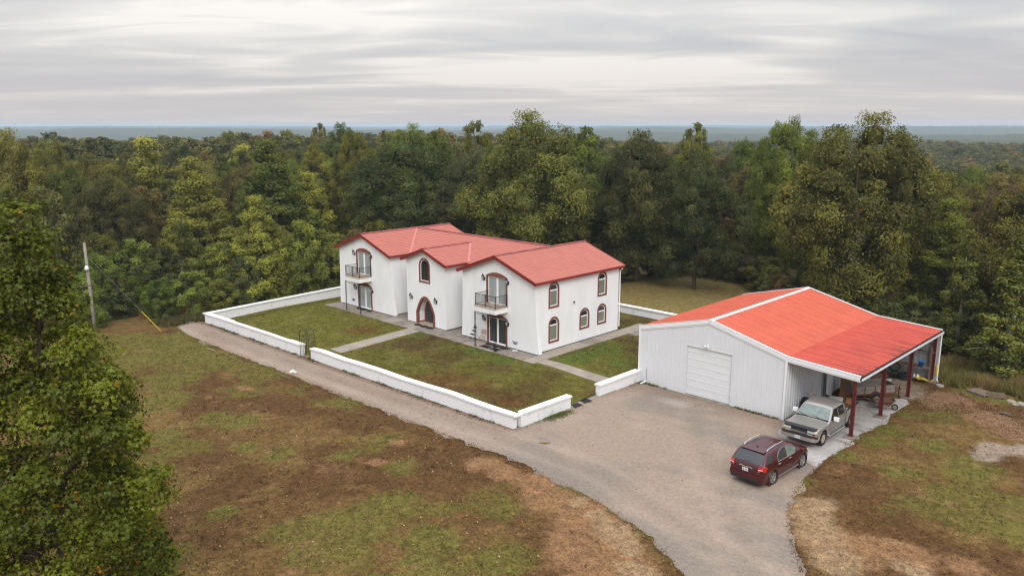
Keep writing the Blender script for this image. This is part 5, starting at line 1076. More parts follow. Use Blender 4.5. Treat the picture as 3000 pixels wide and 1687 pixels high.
# load in the truck bed (truck local: x forward = world -y, world x = 19.5 - local y... placed in world)
BF = BZ + .022 + .66
def loadt(name, x, y, label, cat, z=BF, rz=0): return thing(name, x, y, label, cat, z, rz)
for i, (x, dx_, c, l) in enumerate(((18.72, .0, 'newwood', 'yellow pine board sticking up from the pickup bed'), (18.86, .03, 'wood', 'grey board beside the yellow one in the pickup bed'), (18.98, .02, 'rust', 'dark red board in the pickup bed'))):
    o = MB().box(-.06, .06, -.02, .02, 0, 2.1 - .15 * i).build('board', MT[c], None, loc=(x, 4.35 - .1 * i, BF + .01)); o.rotation_euler = (rad(58), rad(6), rad(-8)); tag(o, l, 'board')
rk = loadt('wire_shelf', 19.45, 3.35, 'silver wire shelf lying across the pickup bed', 'shelf', BF + .50, rad(10))
for k in range(7): MB().bar((-.5, -.3 + .1 * k, .0), (.5, -.3 + .1 * k, .06), .014).build('wire', MT['silver'], rk)
for x in (-.5, 0, .5): MB().bar((x, -.3, .03 + .06 * x), (x, .3, .03 + .06 * x), .02).build('cross_bar', MT['silver'], rk)
for s in (-1, 1): MB().box(s * .45 - .02, s * .45 + .02, -.02, .02, -.5, .0).build('leg', MT['silver'], rk)
wbx = loadt('white_carton', 19.3, 4.2, 'white carton on top of the scrap in the pickup bed', 'carton', BF + .32, rad(14)); MB().box(-.34, .34, -.2, .2, 0, .30).build('box', MT['whitep'], wbx); MB().hexa([(-.34, -.2, .302), (.34, -.2, .302), (.34, .0, .302), (-.34, .0, .302)], [(-.34, -.25, .34), (.34, -.25, .34), (.34, -.05, .33), (-.34, -.05, .33)]).build('flap', MT['whitep'], wbx)
for i, (x, y, z, w, c, l) in enumerate(((19.95, 4.2, .0, .42, 'card', 'brown carton against the right side of the pickup bed'), (20.0, 3.65, .0, .3, 'newwood', 'small yellow crate behind the cab in the pickup bed'), (19.3, 4.2, .0, .62, 'card', 'crushed carton under the white carton in the pickup bed'), (19.95, 4.22, .425, .3, 'ply', 'orange brown carton on top of the brown one'))):
    b = loadt('carton', x, y, l, 'carton', BF + z + .002, .25 * i); h = .315 if i == 2 else w; MB().box(-w / 2, w / 2, -w * .35, w * .35, 0, h - .012).build('box', MT[c], b)
    if i != 2: MB().hexa([(-w / 2, -w * .35, h - .01), (w / 2, -w * .35, h - .01), (w / 2, -w * .1, h - .01), (-w / 2, -w * .1, h - .01)], [(-w / 2, -w * .5, h + .06), (w / 2, -w * .5, h + .06), (w / 2, -w * .3, h + .07), (-w / 2, -w * .3, h + .07)]).build('flap', MT[c], b)
t2 = tag(MB().lathe(tyre_mesh(.42, .27, .22), 30, Matrix.Rotation(rad(90), 4, 'Y')).build('tyre', MT['rubber'], None, True, loc=(17.50, 4.3, G0 + .42)), 'big black tyre standing against the barn wall beside the pickup', 'tyre')
t3 = tag(MB().lathe(tyre_mesh(.42, .27, .22), 30).build('tyre', MT['rubber'], None, True, loc=(17.75, 5.4, G0 + .14)), 'black tyre lying flat beside the barn wall behind the pickup', 'tyre')

# ------------------------------------------------------------------ things in the right-hand yard
pl = thing('wooden_pallet', 24.0, 15.0, 'weathered wooden pallet lying in the grass right of the barn', 'pallet', float(T(24, 15)) + .02, rad(-25))
for k in range(9): MB().box(-.62 + k * .145, -.52 + k * .145, -.5, .5, .1, .122).build('deck_board', MT['wood'], pl)
for y in (-.47, 0, .47): MB().box(-.62, .64, y - .03, y + .03, .0, .1).build('stringer', MT['wood'], pl)
cb = thing('timber_block', 24.85, 14.95, 'grey timber trough lying beside the pallet', 'timber', float(T(24.8, 15)) + .02, rad(20)); MB().box(-.45, .45, -.16, .16, 0, .06).build('base', MT['wood'], cb); MB().box(-.45, .45, -.17, -.13, .0, .3).build('side', MT['wood'], cb); MB().box(-.45, .45, .13, .17, .0, .26).build('side', MT['wood'], cb); MB().box(-.49, -.45, -.16, .16, 0, .24).build('end', MT['wood'], cb)
def stone(x, y, r, label, seed):
    rs = random.Random(seed); bm = bmesh.new(); bmesh.ops.create_icosphere(bm, subdivisions=2, radius=r)
    for v in bm.verts: v.co = Vector((v.co.x * 1.3, v.co.y, v.co.z * .6)) * (1 + rs.uniform(-.14, .14))
    me = bpy.data.meshes.new('stone'); bm.to_mesh(me); bm.free(); me.materials.append(MT['stone']); return tag(link('stone', me, None, (x, y, float(T(x, y)) + r * .3)), label, 'stone', 'stones right of the barn')
stone(25.75, 14.5, .22, 'pale flat stone in the grass beyond the pallet', 1); stone(26.3, 14.4, .25, 'pale stone at the edge of the weeds near the right border', 2); stone(21.75, 14.6, .2, 'pale stone beside the barn downpipe', 3); stone(26.05, 14.15, .15, 'small stone between two larger ones past the pallet', 4)
for i, (x, y, rz_) in enumerate(((25.95, 12.1, .2), (26.15, 11.95, -.3))):
    q = thing('timber_offcut', x, y, ('upper short dark log on the clay right of the barn', 'lower short dark log on the clay right of the barn')[i], 'log', float(T(x, y)) + .05, rz_); MB().tube([(-.3, 0, 0), (0, .02, .01), (.3, 0, 0)], [.06, .07, .055], 8).build('log', MT['bark'], q)
# ------------------------------------------------------------------ utility pole and guy wire
pz = float(T(-31.9, -18.2)); up = thing('utility_pole', -31.85, -18.25, 'leaning grey wooden utility pole behind the large tree on the left', 'pole', pz - .3)
MB().tube([(0, 0, 0), (-.06, -.02, 4), (-.16, -.05, 8.2)], [.14, .125, .10], 12).build('shaft', MT['pole'], up, True)
MB().lathe([(0, 0), (.14, 0), (.16, .12), (.1, .34), (0, .36)], 14, Matrix.Translation((.14, -.16, 6.05))).build('meter', MT['trimw'], up, True); MB().box(-.02, .1, -.14, -.1, 5.9, 6.5).build('bracket', MT['wire'], up)
az_ = float(T(-30.3, -13.6)); gw = tag(empty('guy_wire', (-30.3, -13.6, az_)), 'guy wire with a yellow guard running from the pole to the grass', 'wire')
top_ = Vector((-31.95, -18.28, pz + 6.9)) - Vector((-30.3, -13.6, az_)); MB().tube([(0, 0, 0), tuple(top_)], .014, 5).build('cable', MT['wire'], gw); d_ = top_.normalized(); MB().tube([tuple(d_ * .05), tuple(d_ * 2.3)], .035, 6).build('wire_guard', MT['yellow'], gw)
# litter and sticks
lt = thing('litter_bag', -11.6, -12.2, 'crumpled white plastic bag on the gravel strip', 'litter', float(T(-11.6, -12.2)) + .01)
for k, (ox, oy, sz) in enumerate(((0, 0, .13), (.27, .08, .10), (-.2, .16, .08), (.1, -.2, .07))):
    m = MB(); n_ = 7; q = np.random.default_rng(k); H_ = q.uniform(0, .10, (n_, n_)) * np.outer(np.sin(np.linspace(.2, 2.9, n_)), np.sin(np.linspace(.2, 2.9, n_))); m.add([(ox + (i / 6 - .5) * 2 * sz * (1 + .3 * math.sin(j * 2 + k)), oy + (j / 6 - .5) * 2 * sz * (1 + .3 * math.cos(i * 2 + k)), H_[i, j] + .004) for i in range(n_) for j in range(n_)], [(i * n_ + j, i * n_ + j + 1, (i + 1) * n_ + j + 1, (i + 1) * n_ + j) for i in range(n_ - 1) for j in range(n_ - 1)]); m.build('crumpled_sheet', MT['whitep'], lt)
st_ = thing('fallen_stick', -21.4, -13.45, 'pale bleached stick on the green grass at left', 'stick', float(T(-21.4, -13.45)) + .03, rad(10)); MB().tube([(-.6, 0, 0), (-.1, .04, .02), (.6, -.02, .01)], [.03, .045, .02], 6).build('stick', MT['stone'], st_)
st2 = thing('fallen_stick', -10.7, -13.2, 'long thin pale stick at the edge of the gravel strip', 'stick', float(T(-10.7, -13.2)) + .03, rad(2)); MB().tube([(-1.2, 0, 0), (-.2, .03, .02), (1.2, -.02, .01)], [.02, .03, .015], 6).build('stick', MT['wood'], st2)

# ------------------------------------------------------------------ vegetation
def nrm(a): return a / np.maximum(np.linalg.norm(a, axis=-1, keepdims=True), 1e-9)
def _cube_sphere():
    g = np.linspace(-1, 1, 3); V = []; F = []
    for ax in range(3):
        for sg in (-1, 1):
            b = len(V)
            for u in g:
                for v in g: p = [0, 0, 0]; p[ax] = sg; p[(ax + 1) % 3] = u; p[(ax + 2) % 3] = v * sg; V.append(p)
            F += [(b + i * 3 + j, b + (i + 1) * 3 + j, b + (i + 1) * 3 + j + 1, b + i * 3 + j + 1) for i in range(2) for j in range(2)]
    V = np.array(V, float); return V / np.linalg.norm(V, axis=1, keepdims=True), np.array(F)
CSV, CSF = _cube_sphere()
def leaves_mesh(name, P, Nn, size, R, mat, cl, star=False, aspect=.62, cores=None):
    """leaf faces at P with normals Nn; cl = per-leaf clump brightness"""
    n = len(P); Nn = nrm(Nn); t = nrm(np.cross(Nn, nrm(R.normal(size=(n, 3))))); b = np.cross(Nn, t); s = (size * R.uniform(.65, 1.35, n))[:, None]
    if star:
        k = 8; ang = np.arange(k) * 2 * np.pi / k; rad_ = np.where(np.arange(k) % 2 == 0, 1.0, .45)
        V = np.stack([P + (t * math.cos(a) + b * math.sin(a)) * s * .5 * q - Nn * s * .12 * q for a, q in zip(ang, rad_)], 1)
    else:
        k = 4; V = np.stack([P - t * s * .5, P + b * s * .5 * aspect - t * s * .05, P + t * s * .5 - Nn * s * .15, P - b * s * .5 * aspect - t * s * .05], 1)
    V = V.reshape(-1, 3); F = np.arange(n * k).reshape(n, k); m_ = 0
    if cores is not None and k == 4:      # solid lumps added inside leaf clumps to block light through the crown
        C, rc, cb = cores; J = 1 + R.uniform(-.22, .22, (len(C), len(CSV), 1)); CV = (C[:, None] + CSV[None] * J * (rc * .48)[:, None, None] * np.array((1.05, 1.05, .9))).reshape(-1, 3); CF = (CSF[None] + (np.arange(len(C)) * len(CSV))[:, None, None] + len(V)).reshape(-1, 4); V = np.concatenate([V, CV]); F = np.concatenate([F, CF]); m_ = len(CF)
    me = np_mesh(name, V, F, mat, k)
    a = me.attributes.new('lv', 'FLOAT_VECTOR', 'FACE'); d = np.stack([np.clip(cl * .68 + R.beta(1, 1.2, n) * .36, 0, 1), np.clip(R.beta(1.2, 2.2, n) * .5 + cl * .25, 0, 1), R.uniform(0, 1, n)], -1).astype(np.float32)
    if m_: d = np.concatenate([d, np.tile(np.array([[.2, .25, 0]], np.float32), (m_, 1))])  # lumps toned darker than most leaves, shade between clumps put into their colour
    a.data.foreach_set('vector', d.ravel()); return me
def crown_centres(R, kind, H, Rad, zb, nc):
    """clump centres and radii"""
    C = []; r_ = []; tries = 0
    ph = R.uniform(0, 6.28, 6)
    while len(C) < nc and tries < 40000:
        tries += 1; u = R.uniform(); a = R.uniform(0, 2 * np.pi); z = zb + (H - zb) * u
        if kind == 'hero': env = (.98 if u < .58 else max(.05, .98 - .85 * ((u - .58) / .42) ** 1.0))
        elif kind == 'cone': env = max(.03, (1 - u)) ** .75 * (.6 + .4 * min(1, u / .12))
        elif kind == 'poplar': env = (math.sin(math.pi * min(1, (u * .86 + .12))) ** .7)
        else: env = math.sqrt(max(0, 1 - ((u - .42) / .58) ** 2)) if u > .42 else math.sqrt(max(0, 1 - ((.42 - u) / .52) ** 2))
        env *= 1 + .20 * math.sin(2 * a + ph[0] + 3 * u) + .14 * math.sin(3 * a + ph[1] - 5 * u) + .10 * math.sin(5 * a + ph[2] + 8 * u)
        q = R.uniform() ** .27; rr = env * Rad * q
        if R.uniform() > (q ** 1.3): continue
        c = np.array((rr * math.cos(a), rr * math.sin(a), z)); rc = Rad * R.uniform(.18, .34) * (.85 if kind == 'cone' else 1.3 if kind == 'hero' else 1)
        if any(np.linalg.norm((c - o) * (1, 1, 1.15)) < .60 * (rc + p) for o, p in zip(C, r_)): continue
        C.append(c); r_.append(rc)
    return np.array(C), np.array(r_)
def trunk_mesh(R, H, zb, Cc, r0, mat, nl=9, top=.82, wob=.12):
    m = MB(); w = [Vector((R.normal() * wob * i, R.normal() * wob * i, H * top * i / 5)) for i in range(6)]; w[0] = Vector((0, 0, -.5)); rs = [r0 * (1.25 - .2 * i) if i else r0 * 1.3 for i in range(6)]
    m.tube(w, [max(.03, q) for q in rs], 8)
    idx = R.choice(len(Cc), min(nl, len(Cc)), replace=False)
    for i in idx:
        c = Vector(Cc[i]); h = max(zb * .6, c.z - (abs(c.x) + abs(c.y)) * R.uniform(.4, .8)); h = min(h, H * top * .95); k = h / (H * top) * 5; j = min(4, int(k)); s = w[j].lerp(w[j + 1], k - j); mid = s.lerp(c, .55) + Vector((0, 0, .12 * (c - s).length))
        rb = r0 * (.62 - .4 * h / H); m.tube([s, mid, c], [rb, rb * .6, .025], 5)
        for e in range(2): q = c + Vector(R.normal(size=3) * .45); m.tube([mid, (mid + q) / 2 + Vector((0, 0, .1)), q], [rb * .4, rb * .25, .015], 4)
    return m.mesh('trunk', mat, True)
def make_tree(seed, kind, H, Rad, zb, nc, nleaf, size, mat='leaf', bark='bark', star=False, r0=None, tight=1.0, nl=9, wob=.12):
    R = np.random.default_rng(seed); C, rc = crown_centres(R, kind, H, Rad, zb, nc); w = rc ** 2; cnt = np.maximum(8, (nleaf * w / w.sum()).astype(int)); ci = np.repeat(np.arange(len(C)), cnt); n = len(ci)
    out = C.copy(); out[:, 2] = (C[:, 2] - (zb + (H - zb) * .35)) * .8; out = nrm(out)
    d = nrm(R.normal(size=(n, 3)) + out[ci] * 1.0 + np.array((0, 0, .40)))
    # ragged sub-clumps: push leaves along low-frequency lobes
    lob = 1 + .22 * np.sin(d[:, 0] * 7 + ci) * np.cos(d[:, 1] * 6 + ci * 2.1) + .15 * np.sin(d[:, 2] * 9 + ci * .7)
    P = C[ci] + d * (rc[ci] * lob * (R.uniform(.45, 1.12, n) ** .6))[:, None] * np.array((1.05, 1.05, .92)) * tight
    stray = R.uniform(size=n) < .03; P[stray] += R.normal(size=(stray.sum(), 3)) * .2
    Nn = d * .9 + R.normal(size=(n, 3)) * .5 + np.array((0, 0, .30)); clb = R.uniform(0, 1, len(C))
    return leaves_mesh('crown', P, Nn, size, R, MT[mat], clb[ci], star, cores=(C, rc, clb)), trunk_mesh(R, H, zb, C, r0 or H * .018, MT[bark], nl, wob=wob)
VAR = {}
def var(k, n, *a, **kw): VAR[k] = [make_tree(100 + len(VAR) * 10 + i, *a, **kw) for i in range(n)]
var('oak', 4, 'round', 16, 6, 3.0, 90, 64000, .215)
var('cone', 2, 'cone', 14, 4, 1.0, 110, 48000, .19)
var('poplar', 2, 'poplar', 15, 3.2, 2.5, 100, 38000, .19)
var('open', 1, 'round', 15, 3.4, 5.0, 36, 14000, .21, nl=22)
var('young', 2, 'cone', 9, 1.9, .7, 80, 17000, .16, bark='palebark', wob=.02)
var('small', 3, 'round', 6, 2.4, .5, 50, 18000, .16)
var('far', 5, 'round', 15, 4.6, 2.5, 46, 6500, .46)
VAR['cedar'] = [make_tree(5, 'cone', 5, 1.4, .2, 90, 15000, .12, wob=.01)]
BASE = {}
for k_, v_ in VAR.items():
    q_ = []
    for cr_, tk_ in v_: a_ = np.empty(len(cr_.vertices) * 3, np.float32); cr_.vertices.foreach_get('co', a_); a_ = a_.reshape(-1, 3); q_.append((np.percentile(a_[:, 2], 99.7), np.percentile(np.hypot(a_[:, 0], a_[:, 1]), 93)))
    BASE[k_] = tuple(np.mean(q_, 0))
COLS = {'dark': (.056, .068, .020), 'green': (.076, .105, .019), 'olive': (.092, .106, .019), 'yellow': (.146, .160, .027), 'brown': (.100, .088, .027), 'red': (.088, .058, .030), 'deep': (.047, .060, .020), 'bronze': (.096, .102, .021), 'orange': (.17, .10, .024)}
placed = []
def tree(kind, x, y, zt, r, col, label=None, cat='tree', group=None, name='forest_tree', i=0, z0=None):
    v = VAR[kind]; cr, tk = v[i % len(v)]; z = float(T(x, y)) if z0 is None else z0; h0, r0 = BASE[kind]; R = random.Random(int(x * 131 + y * 977)); e = empty(name, (x, y, z - .1), R.uniform(0, 6.283))
    e.scale = (r / r0, r / r0, max(1.5, (zt - z)) / h0); c = COLS[col]; bj = R.uniform(.72, 1.35); j = [bj * R.uniform(.92, 1.08) for _ in range(3)]
    a = link('crown', cr, e); a.color = (c[0] * j[0], c[1] * j[1], c[2] * j[2], 1); b = link('trunk', tk, e); b.color = a.color; tag(e, label, cat, group); placed.append((x, y, r)); return e
HERO = [  # kind, x, y, top z, radius, colour, label
 ('oak', -20.1, 21.1, 16.5, 6.2, 'bronze', 'tall bronze green oak rising behind the middle of the house roof'),
 ('poplar', -20.9, 31.0, 15.5, 2.9, 'green', 'light green tree peeking out right of the tall bronze oak'),
 ('open', -33.6, 25.9, 16.2, 3.0, 'olive', 'open branched tree on the skyline left of the tall bronze oak'),
 ('oak', -36.5, 17.0, 13.9, 7.0, 'dark', 'broad dark green oak behind the left wing of the house'),
 ('oak', -29.5, 21.5, 12.6, 4.6, 'deep', 'dark oak between the broad dark oak and the bronze oak'),
 ('oak', -50.6, 20.7, 14.7, 3.4, 'olive', 'light olive tree above the left end of the house roof'),
 ('oak', -80.6, 38.9, 15.9, 4.8, 'dark', 'dark tree on the skyline left of the open branched tree'),
 ('poplar', -91.1, 41.0, 16.0, 2.4, 'brown', 'thin tan coloured tree standing up on the left skyline'),
 ('oak', -62.2, 38.6, 15.4, 4.2, 'green', 'hazy green tree on the skyline above the left roof ridge'),
 ('poplar', -46.8, 30.7, 14.9, 3.4, 'green', 'slim light green tree next to the open branched tree'),
 ('cone', -46.6, 6.3, 14.4, 5.2, 'green', 'tall pyramid shaped green tree left of the house'),
 ('poplar', -56.1, 17.8, 13.3, 2.6, 'yellow', 'yellow green tree top right of the tall pyramid tree'),
 ('cone', -48.4, -1.8, 12.6, 4.5, 'olive', 'olive cone shaped tree above the left garden wall'),
 ('cone', -65.0, -.1, 13.8, 4.4, 'yellow', 'pale yellow green tree behind the olive cone tree'),
 ('cone', -35.4, -1.6, 9.2, 3.0, 'yellow', 'bright young cone shaped tree just behind the left garden wall'),
 ('open', -116.9, 35.9, 14.5, 3.8, 'olive', 'sparse tree on the far left skyline'),
 ('oak', -61.5, -15.9, 14.8, 4.4, 'bronze', 'bronze tree at the upper left edge of the picture'),
 ('oak', -70.2, -9.6, 14.0, 4.0, 'olive', 'olive tree right of the bronze one at the upper left'),
 ('oak', -51.5, -9.9, 10.7, 3.6, 'dark', 'dark rounded tree above the utility pole'),
 ('oak', -58.1, -11.0, 11.3, 3.6, 'olive', 'olive rounded tree behind the dark one above the pole'),
 ('oak', -12.7, 29.7, 14.6, 5.3, 'dark', 'dark green oak behind the right wing of the house'),
 ('poplar', -16.1, 46.3, 15.9, 2.6, 'olive', 'narrow olive tree on the skyline right of the dark oak'),
 ('oak', -6.1, 30.5, 12.9, 4.3, 'dark', 'dark oak with bare trunk standing in the clearing left of the barn'),
 ('oak', -2.1, 40.5, 16.3, 3.9, 'olive', 'tall olive oak left of the biggest oak behind the barn'),
 ('oak', 10.4, 28.5, 16.1, 6.1, 'bronze', 'biggest oak towering directly behind the barn roof'),
 ('oak', 13.6, 38.0, 11.7, 3.8, 'bronze', 'brown green tree right of the biggest oak'),
 ('young', 20.3, 23.2, 8.4, 1.8, 'olive', 'thin young yellow green tree right of the barn'),
 ('young', 24.2, 20.0, 8.3, 2.4, 'olive', 'young yellow tree cut by the right edge of the picture'),
 ('oak', 17.2, 47.2, 9.9, 3.2, 'red', 'dark reddish tree near the right edge'),
 ('oak', -10.7, 49.7, 14.0, 3.8, 'green', 'green tree behind the tall olive oak'),
 ('oak', 9.0, 43.8, 13.8, 3.2, 'dark', 'olive tree top just right of the biggest oak'),
 ('oak', 5.0, 36.0, 12.5, 4.2, 'dark', 'dark oak filling the gap between the barn oaks'),
 ('oak', -24.0, 26.5, 11.5, 3.6, 'green', 'green oak behind the right side of the main roof'),
]
for i, h in enumerate(HERO): tree(*h[:6], h[6], 'tree', None, 'oak_tree' if h[0] == 'oak' else 'forest_tree', i)
LOW = [('small', -43.3, -10.7, 4.9, 2.6, 'green'), ('small', -43.6, -6.0, 6.1, 2.8, 'olive'), ('small', -38.5, -4.2, 4.4, 2.8, 'olive'), ('small', -34.5, 2.4, 6.3, 2.6, 'olive'), ('small', -34.0, 5.4, 4.8, 2.6, 'olive'), ('small', -40.5, -14.9, 4.4, 2.0, 'green'), ('small', -53.1, -15.4, 9.6, 3.2, 'dark'), ('small', -56.9, -18.4, 9.6, 3.2, 'olive'),
       ('small', -34.2, -3.9, 3.6, 2.2, 'dark'), ('small', -36.0, -8.4, 2.4, 2.1, 'olive'), ('small', -36.1, -11.3, 2.2, 1.8, 'green'), ('small', -33.6, -6.4, 1.8, 1.8, 'olive'), ('small', -53.1, -5.6, 9.1, 3.0, 'brown'), ('small', -38, -.6, 5.6, 2.6, 'green'), ('small', -33.8, 8.5, 5, 2.5, 'brown'), ('small', -34, 11.5, 5.6, 2.7, 'olive'), ('small', -41, -9, 4.2, 2.4, 'dark'), ('small', -46, -13, 5.6, 2.6, 'olive'), ('small', -37, -17.5, 3.2, 2.2, 'green'), ('small', -40, -21, 4.4, 2.6, 'olive'), ('small', -46, -19, 6.2, 2.8, 'bronze')]
for i, h in enumerate(LOW): tree(*h, 'small bushy tree in the undergrowth along the left garden wall', 'tree', 'undergrowth trees left of the garden wall', 'small_tree', i)
tree('cedar', -39.1, -14.0, 3.0, 1.7, 'deep', 'dark conical cedar behind the guy wire', 'tree', None, 'cedar_tree')
# undergrowth along the back edge of the clearing
R = random.Random(3)
def edge_y(x): return float(np.interp(x, [-33, -20, -15, -12, -3, 2, 7, 30, 60], [19, 20, 26, 37, 38, 31, 25.5, 22.5, 20]))
for k in range(46):
    x = -32 + 62 * (k + R.random()) / 46; y = edge_y(x) + R.uniform(-.6, 1.5)
    if x > 14: x += 0
    h = R.uniform(1.8, 4.2); tree('small', x, y, float(T(x, y)) + h, R.uniform(1.4, 2.3), R.choice(['dark', 'deep', 'brown', 'olive', 'dark', 'red']), 'low dark shrub at the foot of the wood behind the house and barn', 'shrub', 'shrubs along the wood edge', 'shrub', k)
# the wood: individual trees out to about 190 m, the rest as one mass
def forest_ok(x, y): return x < -35.5 or y > edge_y(x) + 2.5
def in_view(x, y, m=.05):
    d = np.array((x, y)) - np.array((CAM.x, CAM.y)); a = math.atan2(d @ RH, d @ FH); return abs(a) < math.atan(1500 / 2307) + m
cand = []; s = 6.4
for i in range(-60, 60):
    for j in range(-45, 60):
        x = -40 + i * s + R.uniform(-2.4, 2.4); y = 20 + j * s + R.uniform(-2.4, 2.4); D = math.hypot(x - CAM.x, y - CAM.y)
        if D < 68 or D > 260 or not in_view(x, y) or not forest_ok(x, y): continue
        if any((x - a) ** 2 + (y - b) ** 2 < (.62 * r + 1.9) ** 2 for a, b, r in placed): continue
        cand.append((D, x, y))
cand.sort(); NIND = 225; Dlim = cand[NIND][0] if len(cand) > NIND else 260
NAMES = {'dark': 'dark green', 'green': 'mid green', 'olive': 'olive green', 'yellow': 'yellow green', 'brown': 'brown tinged', 'red': 'reddish', 'deep': 'deep green', 'bronze': 'bronze tinged', 'orange': 'orange'}
for k, (D, x, y) in enumerate(cand[:NIND]):
    side = (x - CAM.x) * RH[0] + (y - CAM.y) * RH[1]; lab = 'left' if side < -18 else ('right' if side > 22 else 'middle')
    pool = {'left': ['dark', 'olive', 'olive', 'brown', 'bronze', 'green', 'dark', 'yellow', 'bronze'], 'middle': ['dark', 'deep', 'green', 'olive', 'dark', 'bronze'], 'right': ['dark', 'olive', 'brown', 'bronze', 'green', 'green', 'red', 'dark', 'brown']}[lab]
    c = R.choice(pool); kd = R.choice(['oak', 'oak', 'oak', 'poplar', 'cone']) if c != 'yellow' else 'cone'; hh = R.uniform(10.5, 13.2) + (.6 if lab == 'left' else 0); hh = R.uniform(5.5, 8.5) if (lab == 'left' and D < 98) else hh; r = {'oak': R.uniform(3.6, 5.0), 'poplar': R.uniform(2.6, 3.4), 'cone': R.uniform(3, 3.9)}[kd]
    tree(kd, x, y, float(T(x, y)) + hh, r, c, f'{NAMES[c]} tree in the {lab} part of the wood behind the house', 'tree', f'{NAMES[c]} trees in the {lab} of the wood', 'forest_tree', k)
# far wood as one object (geometry nodes instances of light tree meshes)
def far_wood():
    pts = []; Rr = np.random.default_rng(11); s = 7.0
    gx_, gy_ = np.meshgrid(np.arange(-1000, 1000, s), np.arange(-400, 1000, s)); x = (gx_ + Rr.uniform(-2.6, 2.6, gx_.shape)).ravel(); y = (gy_ + Rr.uniform(-2.6, 2.6, gy_.shape)).ravel()
    d = np.stack([x - CAM.x, y - CAM.y], -1); D = np.hypot(d[:, 0], d[:, 1]); az = np.arctan2(d @ RH, d @ FH); ok = (D > Dlim) & (D < 880) & (np.abs(az) < .66); x, y, D = x[ok], y[ok], D[ok]; z = T(x, y) - .4; n = len(x)
    me = bpy.data.meshes.new('distant_forest'); me.vertices.add(n); me.vertices.foreach_set('co', np.stack([x, y, z], -1).astype(np.float32).ravel())
    for nm, tp, v in (('sc', 'FLOAT', Rr.uniform(.68, .95, n) * (1 + .12 * (Rr.uniform(size=n) > .9))), ('rz', 'FLOAT', Rr.uniform(0, 6.28, n))):
        a = me.attributes.new(nm, tp, 'POINT'); a.data.foreach_set('value', v.astype(np.float32))
    me.update(); o = link('distant_forest', me); tag(o, 'hazy mass of distant autumn woodland reaching to the hills', 'forest', kind='stuff')
    col = bpy.data.collections.new('far_tree_sources')
    for cr, tk in VAR['far']:
        cr.materials.clear(); cr.materials.append(MT['leaffar']); q = bpy.data.objects.new('far_tree', cr); col.objects.link(q)
    ng = bpy.data.node_groups.new('far_wood', 'GeometryNodeTree'); ng.interface.new_socket('Geometry', in_out='INPUT', socket_type='NodeSocketGeometry'); ng.interface.new_socket('Geometry', in_out='OUTPUT', socket_type='NodeSocketGeometry')
    N = ng.nodes.new; gi = N('NodeGroupInput'); go = N('NodeGroupOutput'); ip = N('GeometryNodeInstanceOnPoints'); ci = N('GeometryNodeCollectionInfo'); ci.inputs['Collection'].default_value = col; ci.inputs['Separate Children'].default_value = True; ci.inputs['Reset Children'].default_value = True
    a1 = N('GeometryNodeInputNamedAttribute'); a1.data_type = 'FLOAT'; a1.inputs['Name'].default_value = 'sc'; a2 = N('GeometryNodeInputNamedAttribute'); a2.data_type = 'FLOAT'; a2.inputs['Name'].default_value = 'rz'; cx = N('ShaderNodeCombineXYZ')
    mp = N('GeometryNodeMeshToPoints'); L = ng.links.new; L(gi.outputs[0], mp.inputs['Mesh']); L(mp.outputs[0], ip.inputs['Points']); L(ci.outputs[0], ip.inputs['Instance']); ip.inputs['Pick Instance'].default_value = True; L(a1.outputs[0], ip.inputs['Scale']); L(a2.outputs[0], cx.inputs[2]); L(cx.outputs[0], ip.inputs['Rotation']); L(ip.outputs[0], go.inputs[0])
    md = o.modifiers.new('trees', 'NODES'); md.node_group = ng; return n
print('far trees', far_wood(), 'near forest', min(NIND, len(cand)), 'Dlim', Dlim)
# wooded hills beyond
def hills():
    na, nr = 800, 210; az = np.linspace(-.95, .95, na); rr = 820 * (7500 / 820) ** (np.linspace(0, 1, nr)); A, Q = np.meshgrid(az, rr); dx = np.sin(A) * RH[0] + np.cos(A) * FH[0]; dy = np.sin(A) * RH[1] + np.cos(A) * FH[1]; x = CAM.x + dx * Q; y = CAM.y + dy * Q
    z = T(x, y) + 7 + fbm(x / 14., y / 14., 51, 3) * 7 + fbm(x / 60., y / 60., 53, 3) * 6; z[0] -= 14
    ii = np.arange(na * nr).reshape(nr, na); F = np.stack([ii[:-1, :-1], ii[:-1, 1:], ii[1:, 1:], ii[1:, :-1]], -1).reshape(-1, 4); me = np_mesh('wooded_hills', np.stack([x, y, z], -1).reshape(-1, 3), F, MT['hill']); tag(link('wooded_hills', me), kind='structure')
MT['hill'] = M('far_canopy', (.045, .055, .024), .95, spec=.05, col2=(.09, .085, .035), vscale=.04, bump=.8, bscale=.2)
hills()
# --- the large sweetgum at the left
def hero_tree():
    x, y = 12.75, -33.35; z = float(T(x, y)); e = tag(empty('sweetgum_tree', (x, y, z - .1)), 'large leafy green tree with star shaped leaves filling the left foreground', 'tree')
    cr, tk = make_tree(77, 'hero', 14.1, 2.1, 1.0, 150, 100000, .128, mat='leafhero', star=True, r0=.17, nl=40); a = link('crown', cr, e); a.color = (.080, .100, .009, 1); link('trunk', tk, e)
hero_tree()
